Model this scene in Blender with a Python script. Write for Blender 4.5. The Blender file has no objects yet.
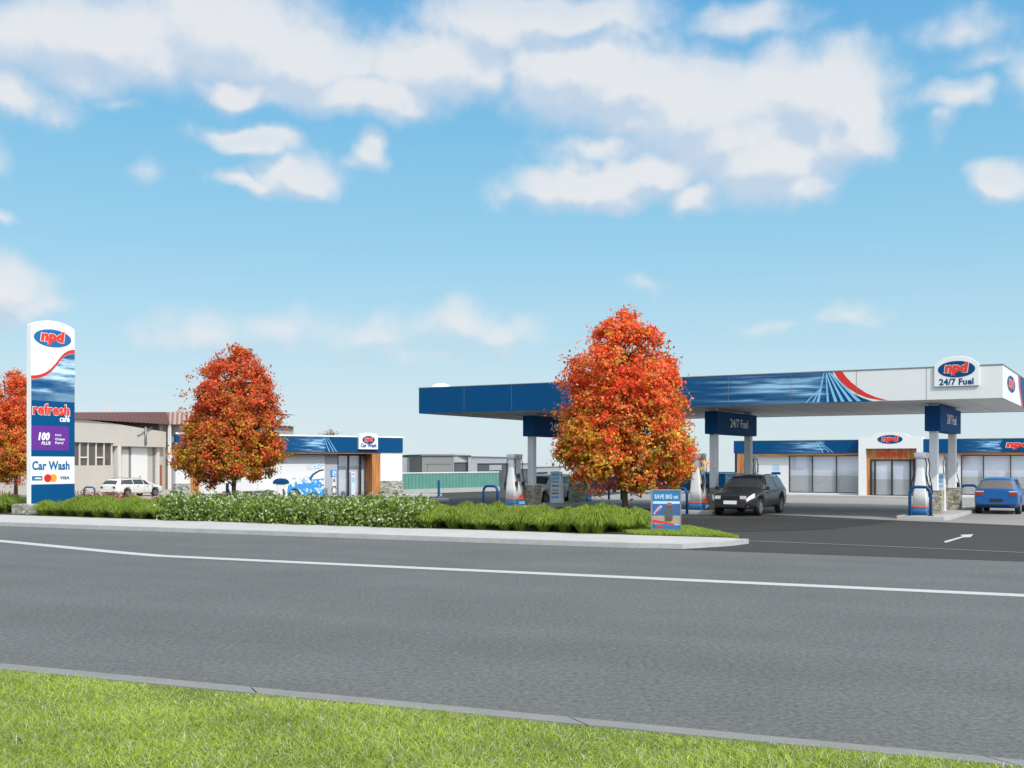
import bpy, math, random
import numpy as np
from mathutils import Vector, Matrix

random.seed(7); rng = np.random.default_rng(7)
S = bpy.context.scene
COL = S.collection
H, F, CX, HY = 2.1, 1100.0, 512.0, 462.0      # eye height, focal length (px), principal column, horizon row
R = math.radians

# ------------------------------------------------------------------ measuring helpers
def gnd(px, py, Z=0.0):
    Y = (H - Z) * F / (py - HY)
    return ((px - CX) / F * Y, Y)

def at(px, Y):
    return ((px - CX) / F * Y, Y)

class Frame:
    """a facade frame: u runs along the facade, v into the building, z up"""
    def __init__(s, ox, oy, ang):
        s.o = (ox, oy); s.ang = ang
        s.ux, s.uy = math.cos(ang), math.sin(ang)
        s.vx, s.vy = -s.uy, s.ux
    def w(s, u, v=0.0):
        return (s.o[0] + u*s.ux + v*s.vx, s.o[1] + u*s.uy + v*s.vy)
    def u(s, px, v=0.0):
        r = (px - CX) / F
        ox, oy = s.o[0] + v*s.vx, s.o[1] + v*s.vy
        return (r*oy - ox) / (s.ux - r*s.uy)
    def z(s, py, u, v=0.0):
        Y = s.w(u, v)[1]
        return H + (HY - py) * Y / F

# ------------------------------------------------------------------ mesh helpers
class MB:
    def __init__(s):
        s.v = []; s.f = []; s.m = []; s.sm = []
    def add(s, vs, fs, m=0, smooth=False):
        n = len(s.v); s.v += [tuple(p) for p in vs]
        for f in fs:
            s.f.append([i + n for i in f]); s.m.append(m); s.sm.append(smooth)
        return s
    def box(s, x0, x1, y0, y1, z0, z1, m=0):
        vs = [(x, y, z) for z in (z0, z1) for y in (y0, y1) for x in (x0, x1)]
        return s.add(vs, [(0,2,3,1),(4,5,7,6),(0,1,5,4),(2,6,7,3),(0,4,6,2),(1,3,7,5)], m)
    def prism(s, poly, z0, z1, m=0):              # polygon in xy (ccw), extruded in z
        n = len(poly)
        vs = [(x, y, z0) for x, y in poly] + [(x, y, z1) for x, y in poly]
        fs = [tuple(range(n-1, -1, -1)), tuple(range(n, 2*n))]
        fs += [(i, (i+1) % n, n + (i+1) % n, n + i) for i in range(n)]
        return s.add(vs, fs, m)
    def slab(s, poly, y0, y1, m=0):               # polygon in xz (ccw seen from -y), front at y0
        n = len(poly)
        vs = [(x, y0, z) for x, z in poly] + [(x, y1, z) for x, z in poly]
        fs = [tuple(range(n)), tuple(range(2*n-1, n-1, -1))]
        fs += [(i, n + i, n + (i+1) % n, (i+1) % n) for i in range(n)]
        return s.add(vs, fs, m)
    def sheet(s, poly, y, m=0):                   # flat polygon in xz facing -y
        return s.add([(x, y, z) for x, z in poly], [tuple(range(len(poly)))], m)
    def tube(s, pts, r, m=0, n=8, cap=True):
        pts = [Vector(p) for p in pts]; rings = []
        rr = r if isinstance(r, (list, tuple)) else [r]*len(pts)
        ref = Vector((0.13, 0.27, 0.95))
        for i, p in enumerate(pts):
            d = (pts[min(i+1, len(pts)-1)] - pts[max(i-1, 0)]).normalized()
            a = d.cross(ref)
            if a.length < 0.1: a = d.cross(Vector((1, 0, 0)))
            a.normalize(); b = d.cross(a)
            rings.append([p + (a*math.cos(t) + b*math.sin(t))*rr[i] for t in [k*2*math.pi/n for k in range(n)]])
        vs = [q for g in rings for q in g]; fs = []
        for i in range(len(pts)-1):
            for k in range(n):
                fs.append((i*n+k, i*n+(k+1) % n, (i+1)*n+(k+1) % n, (i+1)*n+k))
        s.add(vs, fs, m, True)
        if cap:
            n0 = len(s.v) - len(vs)
            s.f.append([n0 + k for k in range(n-1, -1, -1)]); s.m.append(m); s.sm.append(False)
            s.f.append([n0 + len(vs) - n + k for k in range(n)]); s.m.append(m); s.sm.append(False)
        return s
    def lathe(s, prof, c=(0, 0, 0), axis='z', n=20, m=0):      # prof: (radius, height)
        vs = []; fs = []
        for r, h in prof:
            for k in range(n):
                t = k*2*math.pi/n; a, b = r*math.cos(t), r*math.sin(t)
                p = (a, b, h) if axis == 'z' else (a, h, b)
                vs.append((c[0]+p[0], c[1]+p[1], c[2]+p[2]))
        for i in range(len(prof)-1):
            for k in range(n):
                q = (i*n+k, i*n+(k+1) % n, (i+1)*n+(k+1) % n, (i+1)*n+k)
                fs.append(q if axis == 'z' else q[::-1])
        return s.add(vs, fs, m, True)
    def rings(s, rs, m=0, smooth=True, cap=True):
        n = len(rs[0]); vs = [p for g in rs for p in g]; fs = []
        for i in range(len(rs)-1):
            for k in range(n):
                fs.append((i*n+k, i*n+(k+1) % n, (i+1)*n+(k+1) % n, (i+1)*n+k))
        s.add(vs, fs, m, smooth)
        if cap:
            n0 = len(s.v) - len(vs)
            s.f.append([n0 + k for k in range(n-1, -1, -1)]); s.m.append(m); s.sm.append(False)
            s.f.append([n0 + len(vs) - n + k for k in range(n)]); s.m.append(m); s.sm.append(False)
        return s
    def build(s, name, mats, parent=None, bevel=0):
        me = bpy.data.meshes.new(name)
        me.from_pydata(s.v, [], s.f)
        for mm in (mats if isinstance(mats, (list, tuple)) else [mats]): me.materials.append(mm)
        me.polygons.foreach_set('material_index', s.m)
        me.polygons.foreach_set('use_smooth', s.sm)
        me.update()
        o = bpy.data.objects.new(name, me); COL.objects.link(o)
        if parent: o.parent = parent
        if bevel:
            b = o.modifiers.new('edge', 'BEVEL'); b.width = bevel; b.segments = 2
            b.limit_method = 'ANGLE'; b.angle_limit = R(40)
        return o

def np_mesh(name, verts, quads, cols, mat, parent=None, smooth=False):
    me = bpy.data.meshes.new(name)
    verts = np.asarray(verts, np.float32); quads = np.asarray(quads, np.int32)
    me.vertices.add(len(verts)); me.vertices.foreach_set('co', verts.ravel())
    me.loops.add(quads.size); me.loops.foreach_set('vertex_index', quads.ravel())
    me.polygons.add(len(quads)); me.polygons.foreach_set('loop_start', np.arange(len(quads), dtype=np.int32)*4)
    me.update(calc_edges=True)
    if cols is not None:
        ca = me.color_attributes.new('Col', 'FLOAT_COLOR', 'POINT')
        c4 = np.ones((len(verts), 4), np.float32); c4[:, :3] = cols
        ca.data.foreach_set('color', c4.ravel())
    me.materials.append(mat)
    o = bpy.data.objects.new(name, me); COL.objects.link(o)
    if parent: o.parent = parent
    return o

def thing(name, label, cat, x=0, y=0, z=0, rot=0, group=None):
    o = bpy.data.objects.new(name, None); COL.objects.link(o)
    o.empty_display_size = 0.3
    o.location = (x, y, z); o.rotation_euler = (0, 0, rot)
    o['label'] = label; o['category'] = cat
    if group: o['group'] = group
    return o
def tag(o, label, cat, group=None):
    o['label'] = label; o['category'] = cat
    if group: o['group'] = group
    return o
def struct(o): o['kind'] = 'structure'; return o
def dup(root, x, y, z=None, rot=None, label=None, group=None, sc=None):
    r = root.copy(); COL.objects.link(r)
    r.location = (x, y, root.location.z if z is None else z)
    if rot is not None: r.rotation_euler = (0, 0, rot)
    if sc is not None: r.scale = sc if isinstance(sc, tuple) else (sc, sc, sc)
    if label: r['label'] = label
    if group: r['group'] = group
    for ch in list(root.children):
        c = ch.copy(); COL.objects.link(c); c.parent = r
        for g in ch.children:
            d = g.copy(); COL.objects.link(d); d.parent = c
    return r

# ------------------------------------------------------------------ lettering
def glyphs(txt, bold=0.0, shear=0.0):
    cu = bpy.data.curves.new('glyphs', 'FONT'); cu.body = txt
    cu.offset = bold; cu.shear = shear; cu.resolution_u = 3; cu.space_character = 1.0 + bold*1.2
    o = bpy.data.objects.new('glyphs', cu); COL.objects.link(o)
    dg = bpy.context.evaluated_depsgraph_get(); dg.update()
    me = bpy.data.meshes.new_from_object(o.evaluated_get(dg))
    vs = [(v.co.x, v.co.y) for v in me.vertices]; fs = [list(p.vertices) for p in me.polygons]
    bpy.data.objects.remove(o); bpy.data.curves.remove(cu); bpy.data.meshes.remove(me)
    return vs, fs
def letter(mb, txt, u0, u1, z0, z1, y, m=0, bold=0.0, shear=0.0, box=None):
    vs, fs = glyphs(txt, bold, shear)
    bv = glyphs(box[0], box[1], box[2])[0] if box else vs
    xs = [p[0] for p in bv]; zs = [p[1] for p in bv]
    sx = (u1-u0)/(max(xs)-min(xs)); sz = (z1-z0)/(max(zs)-min(zs))
    mb.add([(u0+(p[0]-min(xs))*sx, y, z0+(p[1]-min(zs))*sz) for p in vs], fs, m)
def ellipse(cx, cz, rx, rz, n=28, a0=0, a1=360):
    return [(cx+rx*math.cos(R(a)), cz+rz*math.sin(R(a))) for a in np.linspace(a0, a1, n, endpoint=(a1-a0) != 360)]

# ------------------------------------------------------------------ materials
def nodes(m): m.use_nodes = True; return m.node_tree
def mat(name, col, rough=0.6, spec=0.5, metal=0.0, var=0.06, scale=3.0, bump=0.0, bscale=40, coat=0.0, grain=0.0, gscale=120):
    m = bpy.data.materials.new(name); t = nodes(m); b = t.nodes['Principled BSDF']
    b.inputs['Roughness'].default_value = rough; b.inputs['Metallic'].default_value = metal
    b.inputs['Specular IOR Level'].default_value = spec; b.inputs['Coat Weight'].default_value = coat
    b.inputs['Coat Roughness'].default_value = 0.04
    tc = t.nodes.new('ShaderNodeTexCoord')
    nz = t.nodes.new('ShaderNodeTexNoise'); nz.inputs['Scale'].default_value = scale
    nz.inputs['Detail'].default_value = 6; nz.inputs['Roughness'].default_value = 0.65
    t.links.new(tc.outputs['Object'], nz.inputs['Vector'])
    mr = t.nodes.new('ShaderNodeMapRange')
    mr.inputs[1].default_value = 0.25; mr.inputs[2].default_value = 0.75
    mr.inputs[3].default_value = 1-var; mr.inputs[4].default_value = 1+var
    t.links.new(nz.outputs['Fac'], mr.inputs[0])
    val = mr.outputs[0]
    if grain:
        n2 = t.nodes.new('ShaderNodeTexNoise'); n2.inputs['Scale'].default_value = gscale
        n2.inputs['Detail'].default_value = 3; t.links.new(tc.outputs['Object'], n2.inputs['Vector'])
        m2 = t.nodes.new('ShaderNodeMapRange'); m2.inputs[1].default_value = 0.3; m2.inputs[2].default_value = 0.7
        m2.inputs[3].default_value = 1-grain; m2.inputs[4].default_value = 1+grain
        t.links.new(n2.outputs['Fac'], m2.inputs[0])
        mu = t.nodes.new('ShaderNodeMath'); mu.operation = 'MULTIPLY'
        t.links.new(val, mu.inputs[0]); t.links.new(m2.outputs[0], mu.inputs[1]); val = mu.outputs[0]
    vm = t.nodes.new('ShaderNodeVectorMath'); vm.operation = 'SCALE'
    vm.inputs[0].default_value = col; t.links.new(val, vm.inputs['Scale'])
    t.links.new(vm.outputs[0], b.inputs['Base Color'])
    if bump:
        bn = t.nodes.new('ShaderNodeTexNoise'); bn.inputs['Scale'].default_value = bscale
        bn.inputs['Detail'].default_value = 4; t.links.new(tc.outputs['Object'], bn.inputs['Vector'])
        bp = t.nodes.new('ShaderNodeBump'); bp.inputs['Strength'].default_value = bump
        bp.inputs['Distance'].default_value = 0.02
        t.links.new(bn.outputs['Fac'], bp.inputs['Height']); t.links.new(bp.outputs[0], b.inputs['Normal'])
    return m

def worn_road(m, d):
    """two polished wheel tracks per lane along direction d, a few oil spots and tar-sealed cracks"""
    t = m.node_tree; b = t.nodes['Principled BSDF']; N = t.nodes.new; L = t.links.new
    src = b.inputs['Base Color'].links[0].from_socket
    tc = N('ShaderNodeTexCoord'); mp = N('ShaderNodeMapping'); mp.inputs['Rotation'].default_value = (0, 0, -math.atan2(d[1], d[0]))
    L(tc.outputs['Object'], mp.inputs[0])
    st = N('ShaderNodeMapping'); st.inputs['Scale'].default_value = (0.05, 0.75, 1); L(mp.outputs[0], st.inputs[0])
    n1 = N('ShaderNodeTexNoise'); n1.inputs['Scale'].default_value = 1.0; n1.inputs['Detail'].default_value = 3; L(st.outputs[0], n1.inputs['Vector'])
    m1 = N('ShaderNodeMapRange'); m1.inputs[1].default_value = .3; m1.inputs[2].default_value = .7; m1.inputs[3].default_value = .94; m1.inputs[4].default_value = 1.06; L(n1.outputs['Fac'], m1.inputs[0])
    n2 = N('ShaderNodeTexNoise'); n2.inputs['Scale'].default_value = .5; n2.inputs['Detail'].default_value = 5; L(tc.outputs['Object'], n2.inputs['Vector'])
    m2 = N('ShaderNodeMapRange'); m2.inputs[1].default_value = .66; m2.inputs[2].default_value = .76; m2.inputs[3].default_value = 1; m2.inputs[4].default_value = .92; L(n2.outputs['Fac'], m2.inputs[0])
    wv = N('ShaderNodeVectorMath'); wv.operation = 'MULTIPLY_ADD'; L(n2.outputs['Color'], wv.inputs[0]); wv.inputs[1].default_value = (1.6, 1.6, 0); L(tc.outputs['Object'], wv.inputs[2])
    vo = N('ShaderNodeTexVoronoi'); vo.feature = 'DISTANCE_TO_EDGE'; vo.inputs['Scale'].default_value = .13; L(wv.outputs[0], vo.inputs['Vector'])
    m3 = N('ShaderNodeMapRange'); m3.inputs[1].default_value = .0015; m3.inputs[2].default_value = .004; m3.inputs[3].default_value = .95; m3.inputs[4].default_value = 1; L(vo.outputs['Distance'], m3.inputs[0])
    a = N('ShaderNodeMath'); a.operation = 'MULTIPLY'; L(m1.outputs[0], a.inputs[0]); L(m2.outputs[0], a.inputs[1])
    c = N('ShaderNodeMath'); c.operation = 'MULTIPLY'; L(a.outputs[0], c.inputs[0]); L(m3.outputs[0], c.inputs[1])
    vm = N('ShaderNodeVectorMath'); vm.operation = 'SCALE'; L(src, vm.inputs[0]); L(c.outputs[0], vm.inputs['Scale']); L(vm.outputs[0], b.inputs['Base Color'])

def leafmat(name, trans=0.35, rough=0.55, gain=1.0):
    m = bpy.data.materials.new(name); t = nodes(m); b = t.nodes['Principled BSDF']
    at_ = t.nodes.new('ShaderNodeAttribute'); at_.attribute_name = 'Col'
    oi = t.nodes.new('ShaderNodeObjectInfo')
    hs = t.nodes.new('ShaderNodeHueSaturation')
    mr = t.nodes.new('ShaderNodeMapRange'); mr.inputs[3].default_value = 0.85*gain; mr.inputs[4].default_value = 1.12*gain
    t.links.new(oi.outputs['Random'], mr.inputs[0]); t.links.new(mr.outputs[0], hs.inputs['Value'])
    t.links.new(at_.outputs['Color'], hs.inputs['Color'])
    t.links.new(hs.outputs[0], b.inputs['Base Color'])
    b.inputs['Roughness'].default_value = rough; b.inputs['Specular IOR Level'].default_value = 0.3
    tr = t.nodes.new('ShaderNodeBsdfTranslucent'); t.links.new(hs.outputs[0], tr.inputs['Color'])
    mx = t.nodes.new('ShaderNodeMixShader'); mx.inputs[0].default_value = trans
    t.links.new(b.outputs[0], mx.inputs[1]); t.links.new(tr.outputs[0], mx.inputs[2])
    t.links.new(mx.outputs[0], t.nodes['Material Output'].inputs['Surface'])
    return m

def glass_mat(name, col, rough=0.03, spec=0.8, trans=0.0):
    m = bpy.data.materials.new(name); t = nodes(m); b = t.nodes['Principled BSDF']
    b.inputs['Base Color'].default_value = (*col, 1); b.inputs['Roughness'].default_value = rough
    b.inputs['Specular IOR Level'].default_value = spec; b.inputs['IOR'].default_value = 1.52
    if trans:
        tb = t.nodes.new('ShaderNodeBsdfTransparent'); tb.inputs['Color'].default_value = (0.98, 0.985, 0.99, 1)
        gl = t.nodes.new('ShaderNodeBsdfGlossy'); gl.inputs['Roughness'].default_value = rough
        gl.inputs['Color'].default_value = (0.9, 0.93, 1, 1)
        lw = t.nodes.new('ShaderNodeLayerWeight'); fr = t.nodes.new('ShaderNodeMath'); fr.operation = 'POWER'
        t.links.new(lw.outputs['Facing'], fr.inputs[0]); fr.inputs[1].default_value = 4.0
        mr = t.nodes.new('ShaderNodeMapRange'); mr.inputs[3].default_value = 1-trans; mr.inputs[4].default_value = 1.0
        t.links.new(fr.outputs[0], mr.inputs[0])
        mx = t.nodes.new('ShaderNodeMixShader'); t.links.new(mr.outputs[0], mx.inputs[0])
        t.links.new(tb.outputs[0], mx.inputs[1]); t.links.new(gl.outputs[0], mx.inputs[2])
        t.links.new(mx.outputs[0], t.nodes['Material Output'].inputs['Surface'])
    return m

def stone_mat(name, base=(0.33, 0.31, 0.26)):
    m = mat(name, base, 0.85); t = m.node_tree; b = t.nodes['Principled BSDF']
    tc = t.nodes.new('ShaderNodeTexCoord'); mp = t.nodes.new('ShaderNodeMapping')
    mp.inputs['Scale'].default_value = (1, 1, 2.2); t.links.new(tc.outputs['Object'], mp.inputs[0])
    v = t.nodes.new('ShaderNodeTexVoronoi'); v.inputs['Scale'].default_value = 5.5
    t.links.new(mp.outputs[0], v.inputs['Vector'])
    e = t.nodes.new('ShaderNodeTexVoronoi'); e.feature = 'DISTANCE_TO_EDGE'; e.inputs['Scale'].default_value = 5.5
    t.links.new(mp.outputs[0], e.inputs['Vector'])
    cr = t.nodes.new('ShaderNodeValToRGB'); t.links.new(v.outputs['Color'], cr.inputs[0])
    el = cr.color_ramp.elements
    el[0].position = 0.1; el[0].color = (base[0]*0.5, base[1]*0.5, base[2]*0.48, 1)
    el[1].position = 0.9; el[1].color = (base[0]*1.5, base[1]*1.5, base[2]*1.45, 1)
    k = el.new(0.5); k.color = (base[0], base[1]*0.97, base[2]*0.85, 1)
    mr = t.nodes.new('ShaderNodeMapRange'); mr.inputs[2].default_value = 0.07; mr.inputs[3].default_value = 0.3
    t.links.new(e.outputs['Distance'], mr.inputs[0])
    vm = t.nodes.new('ShaderNodeVectorMath'); vm.operation = 'SCALE'
    t.links.new(cr.outputs[0], vm.inputs[0]); t.links.new(mr.outputs[0], vm.inputs['Scale'])
    t.links.new(vm.outputs[0], b.inputs['Base Color'])
    bp = t.nodes.new('ShaderNodeBump'); bp.inputs['Strength'].default_value = 0.8; bp.inputs['Distance'].default_value = 0.03
    t.links.new(mr.outputs[0], bp.inputs['Height']); t.links.new(bp.outputs[0], b.inputs['Normal'])
    return m

def wood_mat(name, base=(0.36, 0.17, 0.06), vertical=True, pitch=7.0):
    m = mat(name, base, 0.55); t = m.node_tree; b = t.nodes['Principled BSDF']
    tc = t.nodes.new('ShaderNodeTexCoord'); mp = t.nodes.new('ShaderNodeMapping')
    mp.inputs['Scale'].default_value = (pitch, pitch, 0.35) if vertical else (0.35, 0.35, pitch)
    t.links.new(tc.outputs['Object'], mp.inputs[0])
    nz = t.nodes.new('ShaderNodeTexNoise'); nz.inputs['Scale'].default_value = 2.0; nz.inputs['Detail'].default_value = 5
    t.links.new(mp.outputs[0], nz.inputs['Vector'])
    cr = t.nodes.new('ShaderNodeValToRGB'); t.links.new(nz.outputs['Fac'], cr.inputs[0])
    el = cr.color_ramp.elements
    el[0].position = 0.3; el[0].color = (base[0]*0.45, base[1]*0.4, base[2]*0.35, 1)
    el[1].position = 0.68; el[1].color = (base[0]*1.35, base[1]*1.4, base[2]*1.5, 1)
    t.links.new(cr.outputs[0], b.inputs['Base Color'])
    return m

def fascia_mat(name, u0, u1, z0, z1, blue=(0.002, 0.062, 0.175), pale=(0.30, 0.56, 0.78)):
    """printed blue panel: long pale streaks swelling between u0 and u1 (object x, z in metres)"""
    m = mat(name, blue, 0.5, 0.12); t = m.node_tree; b = t.nodes['Principled BSDF']
    N = t.nodes.new; L = t.links.new
    tc = N('ShaderNodeTexCoord'); sp = N('ShaderNodeSeparateXYZ'); L(tc.outputs['Object'], sp.inputs[0])
    def mr(src, a, b_, c, d, smooth=True):
        n = N('ShaderNodeMapRange'); n.interpolation_type = 'SMOOTHSTEP' if smooth else 'LINEAR'
        for i, v in enumerate((a, b_, c, d)): n.inputs[i+1].default_value = v
        L(src, n.inputs[0]); return n.outputs[0]
    def mth(op, a, b_=None):
        n = N('ShaderNodeMath'); n.operation = op
        for i, v in enumerate((a, b_)):
            if v is None: continue
            if isinstance(v, (int, float)): n.inputs[i].default_value = v
            else: L(v, n.inputs[i])
        return n.outputs[0]
    h = z1-z0; ln = u1-u0
    uu = mr(sp.outputs[0], u0, u1, 0, 1, False); zz = mr(sp.outputs[2], z0, z1, 0, 1, False)
    cb = N('ShaderNodeCombineXYZ'); L(mth('MULTIPLY', uu, 2.0), cb.inputs[0]); L(mth('MULTIPLY', zz, 5.5), cb.inputs[1])
    nz = N('ShaderNodeTexNoise'); nz.inputs['Scale'].default_value = 1.0; nz.inputs['Detail'].default_value = 4
    nz.inputs['Roughness'].default_value = 0.55; nz.inputs['Distortion'].default_value = 0.15
    L(cb.outputs[0], nz.inputs['Vector'])
    st = mr(nz.outputs['Fac'], 0.46, 0.66, 0, 1)
    rise = mr(uu, 0.0, 0.8, 0, 1); cut = mr(uu, 0.93, 1.0, 1, 0)
    band = mth('MULTIPLY', mr(zz, 0.02, 0.2, 0, 1), mr(zz, 0.97, 0.8, 0, 1))
    fac = mth('MULTIPLY', mth('MULTIPLY', st, band), mth('MULTIPLY', mth('POWER', rise, 1.5), cut))
    soft = mth('MULTIPLY', mth('MULTIPLY', mr(nz.outputs['Fac'], 0.3, 0.7, 0, 0.3), rise), cut)
    fac = mth('MINIMUM', mth('ADD', mth('MULTIPLY', fac, 0.8), soft), 1.0)
    mx = N('ShaderNodeMix'); mx.data_type = 'RGBA'
    L(fac, mx.inputs[0]); mx.inputs[6].default_value = (*blue, 1); mx.inputs[7].default_value = (*pale, 1)
    L(mx.outputs[2], b.inputs['Base Color'])
    return m

def speckle_mat(name, col, amp=0.35, scale=55, rough=0.9, patch=0.12, bump=0.4):
    """asphalt: stone grain at two sizes over slow worn patches"""
    m = mat(name, col, rough, 0.25, var=patch, scale=0.35, bump=bump, bscale=70, grain=amp, gscale=scale)
    t = m.node_tree
    for n in t.nodes:
        if n.type == 'TEX_NOISE' and abs(n.inputs['Scale'].default_value-scale) < 1e-3: n.inputs['Roughness'].default_value = 0.75
    return m

WHITE = mat('white_cladding', (0.70, 0.70, 0.69), 0.45, var=0.025, scale=1.2)
WHITE2 = mat('white_paint', (0.74, 0.74, 0.73), 0.4, var=0.02)
LETTER_W = mat('white_lettering', (0.8, 0.8, 0.8), 0.5, var=0.01)
SOFFIT = mat('soffit_panel', (0.80, 0.80, 0.79), 0.55, var=0.03)
COLUMN = mat('column_paint', (0.80, 0.80, 0.80), 0.45, var=0.02)
BLUE = mat('sign_blue', (0.002, 0.062, 0.175), 0.5, 0.12, var=0.04)
NAVY = mat('header_navy', (0.011, 0.075, 0.23), 0.65, 0.08, var=0.04)
RED = mat('sign_red', (0.62, 0.02, 0.015), 0.4, var=0.03)
REDL = mat('lettering_red', (0.70, 0.035, 0.015), 0.4, var=0.02)
PALEB = mat('pale_blue_ink', (0.22, 0.50, 0.75), 0.45, var=0.05)
SKYB = mat('sky_blue_ink', (0.05, 0.30, 0.70), 0.45, var=0.05)
PURPLE = mat('sign_purple', (0.13, 0.025, 0.27), 0.4, var=0.03)
ORANGE = mat('sign_orange', (0.85, 0.33, 0.03), 0.45, var=0.03)
BLACK = mat('black_rubber', (0.012, 0.012, 0.013), 0.6, var=0.1)
FRAME = mat('dark_frame', (0.02, 0.02, 0.022), 0.4, var=0.05)
STEEL = mat('grey_metal', (0.25, 0.26, 0.27), 0.4, metal=0.5, var=0.06)
TIMBER = wood_mat('timber_cladding', (0.44, 0.175, 0.05))
TIMBERH = wood_mat('timber_soffit', (0.30, 0.14, 0.05), False, 6)
STONE = stone_mat('stacked_stone', (0.42, 0.395, 0.33))
STONEG = stone_mat('grey_stone', (0.36, 0.36, 0.34))
BLUEPOLE = mat('blue_pipe_paint', (0.008, 0.065, 0.19), 0.35, 0.3, var=0.05)
CONC = mat('concrete', (0.40, 0.397, 0.385), 0.85, 0.2, var=0.10, scale=0.9, bump=0.15, bscale=30, grain=0.10, gscale=30)
KERB = mat('kerb_concrete', (0.38, 0.38, 0.37), 0.85, 0.2, var=0.14, scale=2.0, bump=0.2, bscale=30, grain=0.12, gscale=30)
NEARK = mat('worn_kerb_concrete', (0.20, 0.198, 0.19), 0.85, 0.2, var=0.12, scale=3.0, bump=0.2, bscale=40, grain=0.12, gscale=60)
ROAD = speckle_mat('road_asphalt', (0.107, 0.112, 0.111), 0.40, 17)
SITE = speckle_mat('forecourt_asphalt', (0.043, 0.043, 0.043), 0.15, 30, patch=0.08)
ASPHALT_DARK = speckle_mat('darker_asphalt', (0.029, 0.029, 0.029), 0.15, 30, patch=0.08)
APRON = speckle_mat('forecourt_concrete', (0.25, 0.24, 0.23), 0.10, 30, patch=0.10)
YARD = speckle_mat('yard_concrete', (0.33, 0.30, 0.26), 0.10, 20, patch=0.12)
PAINTW = mat('road_paint', (0.42, 0.42, 0.41), 0.7, var=0.12, scale=6, grain=0.10, gscale=60)
SOIL = mat('bark_mulch', (0.05, 0.045, 0.028), 0.95, 0.1, var=0.4, scale=5)
TURF = mat('turf_soil', (0.10, 0.14, 0.035), 0.95, 0.1, var=0.3, scale=6)
LAND = mat('open_ground', (0.16, 0.17, 0.11), 0.95, 0.1, var=0.25, scale=0.02)
GRASSM = leafmat('lawn_blade', 0.35, 0.5)
TUSSM = leafmat('tussock_blade', 0.35, 0.5)
SHRUBM = leafmat('shrub_leaf', 0.3, 0.45)
PETALM = leafmat('white_petal', 0.3, 0.6)
AUTUMN = leafmat('autumn_leaf', 0.45, 0.5)
BARK = mat('bark', (0.11, 0.085, 0.055), 0.9, 0.1, var=0.35, scale=9, bump=0.6, bscale=20)
GLASSP = glass_mat('shop_glass', (0.3, 0.3, 0.35), 0.02, trans=0.93)
REFL_SKY = mat('reflected_sky_tint', (0.80, 0.80, 0.90), 0.8, var=0.03)  # painted sky reflection, upper sheet behind the shop panes
BACK_GREY = mat('pane_backing_grey', (0.56, 0.56, 0.56), 0.7, var=0.05)  # grey of the painted ground reflection; also the foot of the wash blind
INFLOOR = mat('interior_floor', (0.4, 0.4, 0.4), 0.5, var=0.05)
DGLASS = glass_mat('car_glass', (0.04, 0.042, 0.043), 0.04, 0.7)
GGLASS = glass_mat('car_rear_glass', (0.16, 0.155, 0.15), 0.05, 0.7)
LAMP = mat('lamp_lens', (0.62, 0.63, 0.65), 0.12, 0.8, var=0.02)
TAILM = mat('tail_lens', (0.28, 0.03, 0.02), 0.2, 0.7, var=0.02)
ALLOY = mat('alloy_wheel', (0.36, 0.36, 0.37), 0.35, metal=0.6, var=0.03)
# ================================================================== GROUND
def wave(x, y): return (np.sin(x*1.7+y*0.9)+np.sin(x*0.6-y*2.1+1.3)+np.sin(x*3.9+y*3.1+0.4)*0.6+np.sin(x*7.3-y*5.7)*0.35)/3

def line(p, d, s, off=0.0):          # point on a ground line, off to its far side
    return (p[0]+d[0]*s-d[1]*off, p[1]+d[1]*s+d[0]*off)
def unit(a, b):
    l = math.hypot(b[0]-a[0], b[1]-a[1]); return ((b[0]-a[0])/l, (b[1]-a[1])/l)

# terrain: level as far as the back fences, then falling away to a lower plain
ys = [-80, -30, 0, 20, 40, 60, 80, 90, 100, 115, 135, 160, 200, 260, 360, 520, 800, 1300, 2200, 4200]
xs = [-3500, -1500, -700, -300, -150, -80, -40, 0, 40, 80, 150, 300, 700, 1500, 3500]
def tz(y):
    if y <= 90: return -0.03
    if y <= 200: t = (y-90)/110; return -0.03-12*(t*t*(3-2*t))
    return -12-34*min(1, (y-200)/600)
mb = MB()
mb.add([(x, y, tz(y)) for y in ys for x in xs],
       [(j*len(xs)+i, j*len(xs)+i+1, (j+1)*len(xs)+i+1, (j+1)*len(xs)+i) for j in range(len(ys)-1) for i in range(len(xs)-1)], 0, True)
struct(mb.build('ground', LAND))

KF0 = gnd(0, 526); KD = unit(KF0, gnd(640, 548.3))          # far road edge
NK0 = gnd(0, 663, 0.1); ND = unit(NK0, gnd(1024, 759.8, 0.1))   # near kerb, far edge
NI0 = gnd(0, 668, 0.1); NID = unit(NI0, gnd(1024, 765, 0.1))
BD0 = gnd(0, 514.5, 0.12); BDD = unit(BD0, gnd(650, 535.5, 0.12))  # inner edge of the footpath

worn_road(ROAD, KD)
mb = MB()
mb.add([(*line(NK0, ND, -70), 0), (*line(NK0, ND, 80), 0), (*line(KF0, KD, 95), 0), (*line(KF0, KD, -70), 0)], [(0, 1, 2, 3)])
struct(mb.build('road', ROAD))
# site asphalt, everything behind the road edge
mb = MB(); a = line(KF0, KD, -70, 0.0); b = line(KF0, KD, 95, 0.0)
mb.add([(*a, 0.004), (*b, 0.004), (95, 89, 0.004), (-90, 89, 0.004)], [(0, 1, 2, 3)])
struct(mb.build('forecourt_asphalt', SITE))
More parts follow.
